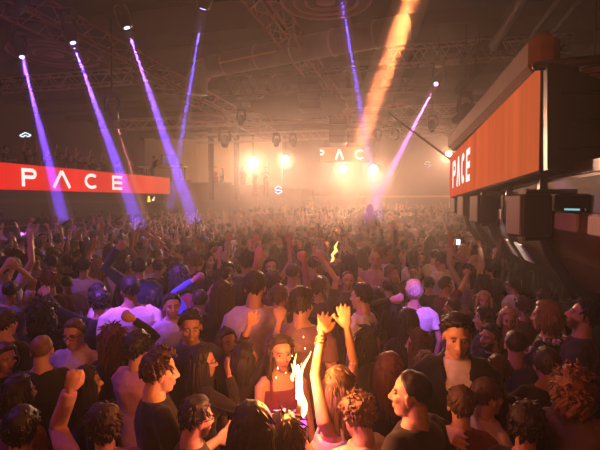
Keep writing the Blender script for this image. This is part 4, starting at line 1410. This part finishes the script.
def clothing(p, kind, col, b, inner=None):
    if kind == 'jacket' and inner:
        part('shirt', make_top(p, 'long', .012, .4), b, CLOTHC[inner], M_CLOTH)
    nm = {'tee': 'shirt', 'long': 'shirt', 'shirt': 'shirt', 'jacket': 'jacket', 'tank': 'strappy_top', 'hoodie': 'hoodie'}[kind]
    return part(nm, make_top(p, kind, .011, .5), b, CLOTHC[col], M_SEQUIN if p.get('sequin') else M_CLOTH)


def head_c(p):
    M, H = head_frame(p)
    return M, H


WRIST = {}
HAIRH = dict(short=.022, crop=.03, quiff=.048, curly=.045, tousle=.045, curlylong=.055, messylong=.036, long=.022, bob=.03, buzz=.006, bald=.0, bun=.03)
near_arm = lambda p, key: not isinstance(p[key], str) and p[key][2] > 1.35
PLACED = []          # (Vector, radius)
HEROPX = []          # head boxes in the picture
for (x, y, s, f, sex, hs, hc, tk, tc, ar, ex, label) in HEROES:
    ht = HAIRH.get(hs, .025)
    d = F * (.236 + ht) / s
    y0 = y
    y = y + ht * .5 * F / d
    q = at(x, y, d)
    hz = max(1.40, min(1.80, q.z))                                     # keep statures human
    q = atz(x, y, hz)
    p = dict(sex=sex, fat=1.15, hk=1.08, **{k: v for k, v in ex.items() if k in ('hp', 'hy', 'hr', 'w', 'Lh', 'Rh', 'beard', 'hl', 'sleeve', 'sequin', 'jaw', 'Lp', 'Rp')})
    M, H = head_c(p)
    best = None
    for o_ in (0, .035, -.035, .07, -.07, .105, -.105, .14, -.14):    # nobody stands inside a neighbour
        h_ = max(1.38, min(1.84, hz + o_))
        q_ = atz(x, y, h_)
        gap = min([((v_.x - q_.x) ** 2 + (v_.y - q_.y) ** 2) ** .5 for v_, _ in PLACED] + [9])
        if best is None or gap > best[0] + .02:
            best = (gap, h_, q_)
        if gap > .33 or (x, y0) in PIN:
            break
    hz, q = best[1], best[2]
    k = hz / H[2]
    v = Vector((q.x, q.y, 0)) ; v.normalize()
    rt = Vector((v.y, -v.x, 0))
    fc = v * math.cos(math.radians(f)) + rt * math.sin(math.radians(f))
    rz = math.atan2(-fc.x, fc.y)
    Rz = Matrix.Rotation(rz, 3, 'Z')
    off = Rz @ Vector((H[0], H[1], 0)) * k
    loc = Vector((q.x - off.x, q.y - off.y, 0))
    for key, T in ar.items():
        if not isinstance(T, str):
            dd = (q - EYE).dot(FWD) + (T[2] if len(T) > 2 else 0)
            T = (Rz.inverted() @ (at(T[0], T[1], dd) - loc)) / k
            T = tuple(T)
        p[key] = T
        if near_arm(p, key):
            nl = Rz.inverted() @ (-v)
            p[key + 'h'] = dict(p.get(key + 'h', {}), n=tuple(-nl if (f > -90 and f < 90) else nl))
    near = s > 26
    b = link('person', make_body(p, .0068 if near else .009, .42 if near else .35))
    b.location = loc; b.rotation_euler = (0, 0, rz); b.scale = (k, k, k)
    b.color = (*SKINC[ex.get('skin', 'mid')], 1)
    tag(b, label, 'person', 'people in the front of the crowd')
    part('hair', make_hair(p, hs, len(HEROPX), 1.0 if near else .6), b, HAIRC[hc])
    clothing(p, tk, tc, b, ex.get('inner'))
    if ex.get('sleeveR'):
        pass
    if 'trousers' not in PROT:
        PROT['trousers'] = make_trousers({})
        PROT['trousers'].materials.append(M_CLOTH)
    part('trousers', PROT['trousers'], b, rng.choice(TROUSERC))
    if ex.get('eyes'):
        for m in make_eyes(p):
            part('eye', m, b, (1, 1, 1))
    if ex.get('glasses'):
        part('glasses', make_glasses(p), b, (1, 1, 1))
    if ex.get('bracelet'):
        sg, S_, E_, Wr, up = arms(p)[1]
        a = unit(Wr - E_)
        for q_ in (.03, .05, .075):
            c = Wr - a * q_
            u1 = unit(np.cross(a, (0, 0, 1.0))); u2 = np.cross(a, u1)
            part('bracelet', G().tube([c + (.030 + q_ * .05) * (math.cos(w) * u1 + math.sin(w) * u2) for w in np.linspace(0, 2 * math.pi, 17)], .005, 6, False).mesh('bracelet', True), b, (1, 1, 1), mat('cord', (.10, .03, .02), .6))
    if ex.get('garland'):
        M_, H_ = head_c(p)
        for i in range(26):
            w = 2 * math.pi * i / 26
            c = np.array((.125 * math.sin(w), -.01 + .150 * math.cos(w), 1.465 - .17 * max(0, math.cos(w)) - .02))
            g = G()
            for j in range(5):
                e = j * 1.2566 + i
                g.ell(c + .016 * np.array((math.cos(e), .4 * math.sin(e * 2), math.sin(e))), (.013, .013, .013), None, 7, 5)
            part('flower', g.mesh('flower', True), b, (1, 1, 1), M_FLOWER if i % 3 else M_FLOWER2)
    WRIST[label] = [b.matrix_basis @ Vector(a[3]) for a in arms(p)]
    PLACED.append((loc, label))
    HEROPX.append((x, y, s, (q - EYE).dot(FWD)))
    0 and print('HERO', (x, y), 'H=%.2f d=%.2f (want %.2f)' % (k * 1.75, (q - EYE).dot(FWD), d), len(b.data.polygons))

# ------------------------------------------------------------------ the sparkling bottle, small sparkler, phone, podium
M_FLAME = glow('sparkler flame', (1.0, .56, .15), 6)
M_SPARK = glow('sparkler core', (1.0, .86, .55), 16)
wr = WRIST['person with wavy highlighted hair holding up the sparkling bottle'][0]
p = at(300, 426, 2.42)
if (wr - p).length < .4:
    p = p * .5 + wr * .5 + Vector((0, .03, .05))
p = Vector((at(300, 426, (p - EYE).dot(FWD)).x, p.y, p.z))
t = empty('bottle', (p.x, p.y, p.z - .12), 0, 'champagne bottle with a tall bright sparkler and added pink glow collar', 'bottle')
R0 = lambda zr: [np.array([(r * math.cos(a), r * math.sin(a), z) for a in np.arange(20) / 20 * 2 * math.pi]) for z, r in zr]
G().rings(R0([(-.09, .036), (-.085, .042), (.06, .043), (.10, .034), (.14, .018), (.20, .0145)])).build('glass', M_GLASS, t, True)
G().rings(R0([(.135, .0205), (.20, .0165), (.215, .0165)])).build('foil', mat('gold foil', (.55, .33, .08), .3, .9), t, True)
G().rings(R0([(.10, .0365), (.15, .0225)]), False).build('tag', glow('added pink glow', (1, .05, .55), 5.0), t, True)  # glowing collar added to account for the pink light on the hair
G().tube([(0, 0, .20), (0, 0, .26)], .007, 8).build('sparkler_tube', M_STEEL, t, True)
base = Vector((p.x, p.y, p.z + .12))
top_ = at(296, 334, (base - EYE).dot(FWD))
h = (top_ - base).z
g = G()
rr = np.random.default_rng(4)
def lick(x0, z0, x1, z1, w, s):
    P = [(x0 + (x1 - x0) * q + .010 * math.sin(6 * q + s), .012 * math.sin(5 * q + 2 * s), z0 + (z1 - z0) * q) for q in np.linspace(0, 1, 9)]
    g.tube(P, [w * x for x in (.55, .9, 1, .95, .85, .7, .5, .3, .08)], 8, False)
lick(.004, .14, -.002, .14 + h * .60, .027, 0)
lick(-.002, .14 + h * .50, -.030, .14 + h * .98, .0105, 1); lick(-.004, .14 + h * .52, .050, .14 + h * 1.04, .0095, 2)
lick(-.006, .14 + h * .45, .004, .14 + h * .86, .013, 3); lick(-.036, .14 + h * .55, -.046, .14 + h * .82, .010, 4)
g.build('flame', M_FLAME, t, True)
g = G().tube([(0, .0, .27), (-.004, 0, .14 + h * .3), (-.006, -.0, .14 + h * .58), (-.012, 0, .14 + h * .8)], [.012, .020, .017, .005], 8)
for i in range(10):
    q = rr.uniform(.15, 1); s_q = .035 + .06 * q
    c = (rr.normal() * s_q, rr.normal() * s_q, .2 + h * q)
    g.ell(c, (.0015, .0015, rr.uniform(.003, .007)), None, 5, 4)
tag(g.build('sparks', M_SPARK, t), kind='stuff')
add_light('sparkler_light', 'POINT', base + Vector((.0, -.09, h * .55)), None, 36 * LIGHT_K, (1, .29, .05), shadow_soft_size=.05)
add_light('sparkler_light', 'POINT', base + Vector((.0, .12, h * .85)), None, 34 * LIGHT_K, (1, .29, .05), shadow_soft_size=.05)
add_light('pink_fill', 'POINT', base + Vector((-.05, -.16, .06)), None, 5 * LIGHT_K, (1, .03, .5), shadow_soft_size=.03)  # pink fill added for the hair beside the bottle

wr = WRIST['person holding up the small golden sparkler'][1]
t = empty('sparkler', wr + Vector((0, 0, .06)), 0, 'small golden sparkler burning over the crowd left of the shaved head', 'sparkler')
G().tube([(0, 0, -.05), (0, 0, .16)], .008, 6).build('stick', M_STEEL, t)
G().tube([(-.09, 0, -.12), (-.03, 0, .0), (-.05, 0, .06), (.02, 0, .14), (.0, 0, .2), (.05, 0, .30)], [.012, .022, .02, .03, .02, .004], 8, False).build('flame', glow('gold sparks', (1, .50, .12), 3.0), t, True)
wr = WRIST['person holding up a glowing phone below the farthest loudspeaker'][1]
t = empty('phone', wr + Vector((0, -.03, .14)), 0, 'phone with a bright white torch held above the crowd', 'phone')
G().cbox((0, .012, 0), (.08, .012, .16), .005).build('case', M_BLACK, t)
G().box((0, .0, 0), (.07, .012, .15)).build('screen', glow('phone light', (.75, .72, 1), 6), t)

# ------------------------------------------------------------------ more of the crowd: prototypes, then one copy per person
POSES = [('down', 'down', 'arms down'), ('bent', 'down', 'forearm lifted'), ('up', 'down', 'one arm raised'), ('high', 'bent', 'arm stretched up'),
         ('up', 'up', 'both arms raised'), ('fore', 'half', 'hands in the air'), ('phone', 'down', 'one hand held out'), ('wide', 'wide', 'arms spread high'), ('bent', 'fold', 'forearms folded')]
SHIRTW = {'tee': 'T-shirt', 'long': 'pullover', 'tank': 'camisole'}
HAIRW = {'short': 'short hair', 'crop': 'crop', 'buzz': 'shaved hair', 'curly': 'curls', 'tousle': 'tousled hair', 'long': 'long hair', 'messylong': 'wavy hair', 'bob': 'bob', 'bun': 'hair bun', 'pony': 'ponytail'}
PB, PT, PH = {}, {}, {}
PBASE = {}
for sx in 'mf':
    for i, (a, b_, w_) in enumerate(POSES):
        pp = dict(sex=sx, R=a, L=b_, Rh=dict(curl=(.15, .9, .3)[i % 3]), Lh=dict(curl=(.3, .15, .8)[i % 3]))
        PBASE[sx, i] = pp
        PB[sx, i] = make_body(pp, .0105, .30)
        PB[sx, i].name = 'person'
        for k in (('tee', 'long') if sx == 'm' else ('tee', 'long', 'tank')):
            PT[sx, i, k] = make_top(pp, k, .014, .5)
            PT[sx, i, k].materials.append(M_CLOTH)
    for hs in (('short', 'crop', 'buzz', 'curly', 'tousle') if sx == 'm' else ('long', 'messylong', 'bob', 'bun', 'pony')):
        PH[sx, hs] = make_hair(dict(sex=sx), hs, 5, .45)
HEADZ = {sx: head_c(dict(sex=sx))[1][2] for sx in 'mf'}


def person_copy(sx, pose, hs, hc, tk, tc, loc, rz, k, skin, label, group):
    b = link('person', PB[sx, pose])
    b.location = loc; b.rotation_euler = (0, 0, rz); b.scale = (k, k, k)
    b.color = (*SKINC[skin], 1)
    tag(b, label, 'person', group)
    part('hair', PH[sx, hs], b, HAIRC[hc])
    part('strappy_top' if tk == 'tank' else 'shirt', PT[sx, pose, tk], b, CLOTHC[tc])
    part('trousers', PROT['trousers'], b, rng.choice(TROUSERC))
    return b


def facing_rz(q, f):
    v = Vector((q.x, q.y, 0)); v.normalize()
    rt = Vector((v.y, -v.x, 0))
    fc = v * math.cos(math.radians(f)) + rt * math.sin(math.radians(f))
    return math.atan2(-fc.x, fc.y)


def rand_look(d, x):
    sx = 'm' if rng.random() < .62 else 'f'
    hs = rng.choice(['short', 'crop', 'crop', 'buzz', 'curly', 'tousle', 'short'] if sx == 'm' else ['long', 'long', 'messylong', 'messylong', 'bob', 'bun', 'pony'])
    hc = rng.choice(['black'] * 5 + ['dark brown'] * 4 + ['brown'] * 3 + ['light brown'] + ['blond'] * (2 if sx == 'f' else 0))
    tk = rng.choice(['tee', 'tee', 'long'] if sx == 'm' else ['tee', 'long', 'tank'])
    tc = rng.choice(['black'] * 6 + ['white'] * 3 + ['grey', 'dark grey', 'dark grey', 'navy', 'maroon', 'pink', 'lilac', 'beige', 'cream', 'brown'])
    up = .0 if d < 4.3 else (.32 if x < 340 else .15)
    po = rng.choice([2, 2, 3, 4, 5, 6, 7]) if rng.random() < up else rng.choice([0, 0, 0, 1, 8])
    f = rng.gauss(0, 45) if rng.random() < .62 else rng.uniform(-180, 180)
    return sx, hs, hc, tk, tc, po, f


# podium dancer
p = atz(370, 207, 2.42)
t = empty('podium', (p.x, p.y, 0), 0, 'black podium in the crowd under the silhouetted dancer', 'podium')
G().cbox((0, 0, .34), (1.1, 1.0, .68), .03).build('block', M_BLACK, t)
G().cbox((0, 0, .70), (1.2, 1.1, .05), .02).build('top', M_BLACKMETAL, t)
person_copy('f', 1, 'long', 'black', 'long', 'black', Vector((p.x, p.y, .725)), facing_rz(p, 20), 1.02, 'tan', 'dark silhouetted person with long hair standing above the crowd on the podium', 'dancers')
PLACED.append((Vector((p.x, p.y, 0)), ''))

# people on the left balcony and on the terrace
for x, y, z0, po, sx, f, lb in ((6, 150, 3.08, 1, 'm', 120, 'person on the left balcony nearest the left edge'), (29, 147, 3.08, 4, 'm', 150, 'person on the left balcony holding up the white emblem sign'),
        (47, 150, 3.08, 0, 'f', 150, 'person on the left balcony just right of the emblem sign holder'), (61, 147, 3.08, 2, 'm', 160, 'person on the left balcony waving above the letter A'),
        (70, 149, 3.08, 4, 'f', 150, 'person on the left balcony, both arms up between letters A and C'), (80, 147, 3.08, 5, 'm', 170, 'person on the left balcony with hands in the air above letter C'),
        (92, 149, 3.08, 3, 'm', 140, 'person on the left balcony stretching one arm just right of letter C'), (103, 150, 3.08, 2, 'f', 120, 'person on the left balcony raising one arm by the purple beam'),
        (118, 150, 3.08, 8, 'm', 100, 'person on the left balcony with folded forearms above letter E'), (131, 151, 3.08, 1, 'f', 90, 'person on the left balcony nearest the booth table'),
        (215, 168, 3.0, 8, 'm', 140, 'dark person on the terrace between its two columns'), (222, 174, 3.0, 0, 'f', -120, 'shorter person on the terrace right of the dark one between the columns'),
        (243, 176, 3.0, 1, 'm', 170, 'person on the terrace right of the right column'), (255, 178, 3.0, 0, 'f', 150, 'person on the terrace under the widest blinder lamp'), (266, 180, 3.0, 8, 'm', 160, 'person on the terrace nearest the blue white emblem')):
    q = atz(x, y, z0 + 1.64) if z0 > 3.04 else at(x, y, 27.9)
    if z0 > 3.04 and q.x > -15.05:
        q = EYE + (q - EYE) * (-15.05 / q.x)
    hs = rng.choice(['short', 'crop', 'curly'] if sx == 'm' else ['long', 'messylong', 'pony'])
    person_copy(sx, po, hs, rng.choice(['black', 'dark brown', 'brown']), 'tee', rng.choice(['black', 'dark grey', 'maroon', 'black']), Vector((q.x, q.y, z0)), facing_rz(q, f), rng.uniform(.97, 1.04), 'mid', lb, 'people on the balcony and terrace')
    if 'holding up the white' in lb:
        logo(Vector((q.x + .0, q.y - .15, z0 + 2.22)), .30, (.75, .9, 1.0), 1.6, 'white blue emblem sign held up on the left balcony', 0, True)
# the person leaning over the booth table
q = at(152, 163, 26.9)
pp = dict(sex='m', lean=.22, R='out', L='bent', hp=-10)
b = link('person', make_body(pp, .0105, .3)); b.color = (*SKINC['mid'], 1)
b.location = (q.x, q.y, 3.7); b.rotation_euler = (0, 0, facing_rz(q, 75)); b.scale = (.96,) * 3
tag(b, 'person in black leaning over the booth table with one arm stretched out', 'person', 'people on the balcony and terrace')
part('hair', make_hair(pp, 'short', 3, .5), b, HAIRC['black']); part('shirt', make_top(pp, 'long', .012, .5), b, CLOTHC['black'], M_CLOTH)
part('trousers', PROT['trousers'], b, TROUSERC[0])

# the rest of the floor, nearest first
N_IND = 300 - len([o for o in SC.objects if o.get('category') == 'person'])
cand = []
pts = [(v.x, v.y) for v, _ in PLACED]
rs = np.random.default_rng(21)
grid = {}
def ok(x, y, r):
    gx, gy = int(x // .5), int(y // .5)
    for i in range(gx - 2, gx + 3):
        for j in range(gy - 2, gy + 3):
            for (a, b) in grid.get((i, j), ()):
                if (a - x) ** 2 + (b - y) ** 2 < r * r:
                    return False
    return True
def put(x, y):
    grid.setdefault((int(x // .5), int(y // .5)), []).append((x, y))
for x, y in pts:
    put(x, y)
FILL = []
for it in range(60000):
    d = 1.9 + 27.5 * rs.random() ** .62
    px_ = rs.uniform(-22, 622)
    q = at(px_, 225, d)
    x, y = q.x, q.y
    if (x > 1.35 and y < 12.6) or x < -18 or x > 5.3 or y > 31.2 or y < 1.2:
        continue
    if y > 25.0 and x < -6.2:
        continue
    if x < (-10.3 if y < 13 else -12.6 if y < 20 else -14.0):
        continue
    r = .42 if d < 8 else (.46 if d < 13 else .52)
    if not ok(x, y, r):
        continue
    hz = rs.normal(1.63, .055)
    z0 = .5 if (-7.95 < x and y > 19.8) else 0
    if -7.95 < x and 19.4 < y <= 19.8:
        continue
    hx, hy, hd = proj((x, y, hz + z0))
    s = F * .25 / hd
    bad = False
    if hd < 8:
        for (ax, ay, as_, ad) in HEROPX:
            if ad > hd - .05 and abs(ax - hx) < .48 * (as_ + s) and abs(ay - hy) < .5 * (as_ + s):
                bad = True; break
    if bad:
        continue
    put(x, y)
    FILL.append((hd, x, y, z0, hz, hx, hy))
FILL.sort()
MARKS = [(6, 'the left edge'), (29, 'the white letter P'), (61, 'the white letter A'), (91, 'the white letter C'), (117, 'the white letter E'), (150, 'the yellow sign'), (178, 'the booth mixer'), (211, 'the left terrace column'),
         (237, 'the right terrace column'), (257, 'the widest blinder lamp'), (280, 'the blue white emblem'), (305, 'the dark canopy'), (330, 'the small orange screen'), (350, 'the short line array'), (371, 'the podium dancer'), (396, 'the small ringed disc'),
         (423, 'the bar sign'), (446, 'the star bright lamp'), (463, 'the third loudspeaker'), (486, 'the second loudspeaker'), (528, 'the nearest loudspeaker'), (575, 'the cyan strip lamp')]
TENS = ['', 'first second third fourth fifth sixth seventh eighth ninth tenth eleventh twelfth thirteenth fourteenth fifteenth sixteenth seventeenth eighteenth nineteenth twentieth'.split(), 'twenty', 'thirty']
def ordinal(n):
    o = TENS[1]
    if n <= 20:
        return o[n - 1]
    return ('thirtieth' if n == 30 else 'twenty-' + o[n - 21]) if n <= 30 else ('fortieth' if n == 40 else 'thirty-' + o[n - 31])
nearest_mark = lambda hx: min(MARKS, key=lambda m: abs(m[0] - hx))[1]
queue = {}
for (ax, ay, as_, ad) in HEROPX:
    queue.setdefault(nearest_mark(ax), []).append(ad)
for (hd, x, y, z0, hz, hx, hy) in FILL[:N_IND]:
    queue.setdefault(nearest_mark(hx), []).append(hd)
for q in queue.values():
    q.sort()
for (hd, x, y, z0, hz, hx, hy) in FILL[:N_IND]:
    sx, hs, hc, tk, tc, po, f = rand_look(hd, hx)
    k = (hz) / HEADZ[sx] * (.985 if sx == 'f' else 1.0)
    mk = nearest_mark(hx)
    lb = '%s %s, %s %s, %s, %s below %s' % (hc, HAIRW[hs], tc, SHIRTW[tk], POSES[po][2], ordinal(queue[mk].index(hd) + 1), mk)
    if len(lb.split()) > 16:
        lb = lb.replace(', ' + POSES[po][2], '')
    person_copy(sx, po, hs, hc, tk, tc, Vector((x, y, z0)), facing_rz(Vector((x, y, 0)), f), k, rng.choice(['mid', 'mid', 'fair', 'tan']), lb, 'people packed on the dance floor')
0 and print('FILL', len(FILL), 'individual', N_IND, 'from', FILL[0][0], 'to', FILL[min(N_IND, len(FILL)) - 1][0], {k: len(v) for k, v in queue.items()})

# farther back: the uncountable rest of the crowd, one object
def low_person(pose, fem):
    g = G(); idx = []
    def mark(i):
        idx.append((g.n, i))
    g.loft([(0, 0, .02, .10, .09), (0, 0, .5, .13, .10), (0, 0, .9, .17, .12), (0, 0, 1.1, .14, .10), (0, 0, 1.3, .18, .115), (0, 0, 1.42, .13, .08), (0, 0, 1.47, .06, .05)], 9, 2.1); mark(0)
    for sg, key in ((1, 0), (-1, 1)):
        T = np.array(PRESET[pose[key]]) * (sg, 1, 1)
        S = np.array((sg * .18, 0, 1.40 + (.045 if T[2] > 1.5 else 0)))
        E_, Wr = ik(S, T, .295, .262, (sg * .8, -.2, -.2))
        g.tube([S - (sg * .06, 0, 0), S, (S + E_) / 2], [.055, .055, .05], 6, False); mark(0)
        g.tube([(S + E_) / 2, E_, Wr], [.042, .038, .028], 6, False); mark(1)
        u = unit(Wr - E_)
        g.ell(Wr + u * .06, (.04, .03, .06), None, 6, 4); mark(1)
        for o in (-.03, .0, .03):
            g.tube([Wr + u * .09 + (o, 0, 0), Wr + u * .17 + (o * 1.5, 0, 0)], [.011, .008], 4, False); mark(1)
    g.tube([(0, -.02, 1.42), (0, -.01, 1.56)], .056, 7, False); mark(1)
    g.ell((0, .015, 1.61), (.071, .085, .118), None, 10, 8); mark(1)
    g.ell((0, .10, 1.595), (.014, .018, .022), None, 5, 4); mark(1)
    g.ell((0, -.012, 1.655), (.084, .102, .098), None, 10, 7); mark(2)
    if fem:
        g.ell((0, -.06, 1.52), (.085, .06, .17), None, 9, 6); mark(2)
    ids = np.zeros(g.n, int); s0 = 0
    for e, i in idx:
        ids[s0:e] = i; s0 = e
    return g.verts(), g.f, ids


LOW = [low_person((a, b), fm) for fm in (False, True) for a, b, _ in POSES]
VS, FS, CS, n = [], [], [], 0
for (hd, x, y, z0, hz, hx, hy) in FILL[N_IND:]:
    sx, hs, hc, tk, tc, po, f = rand_look(hd, hx)
    V, Fc, ids = LOW[po + (len(POSES) if sx == 'f' else 0)]
    rz = facing_rz(Vector((x, y, 0)), f)
    k = hz / 1.63
    c, s = math.cos(rz), math.sin(rz)
    V2 = np.stack([(V[:, 0] * c - V[:, 1] * s) * k + x, (V[:, 0] * s + V[:, 1] * c) * k + y, V[:, 2] * k + z0], 1)
    VS.append(V2); FS += [tuple(i + n for i in q) for q in Fc]; n += len(V)
    pal = np.array([CLOTHC[tc], SKINC[rng.choice(['mid', 'mid', 'fair', 'tan'])], HAIRC[hc]])
    CS.append(np.concatenate([pal[ids], np.ones((len(V), 1))], 1))
m = bpy.data.meshes.new('crowd')
m.from_pydata(np.vstack(VS).tolist(), [], FS)
m.update(); m.shade_smooth()
ca = m.color_attributes.new('pigment', 'FLOAT_COLOR', 'POINT')
ca.data.foreach_set('color', np.vstack(CS).ravel())
mm, tt, bb = new_mat('crowd cloth and skin')
a_ = tt.nodes.new('ShaderNodeAttribute'); a_.attribute_name = 'pigment'
tt.links.new(a_.outputs['Color'], bb.inputs['Base Color']); bb.inputs['Roughness'].default_value = .7
tag(link('crowd', m, mm), 'dense far crowd of heads and raised hands filling the back of the hall', 'crowd', None, 'stuff')
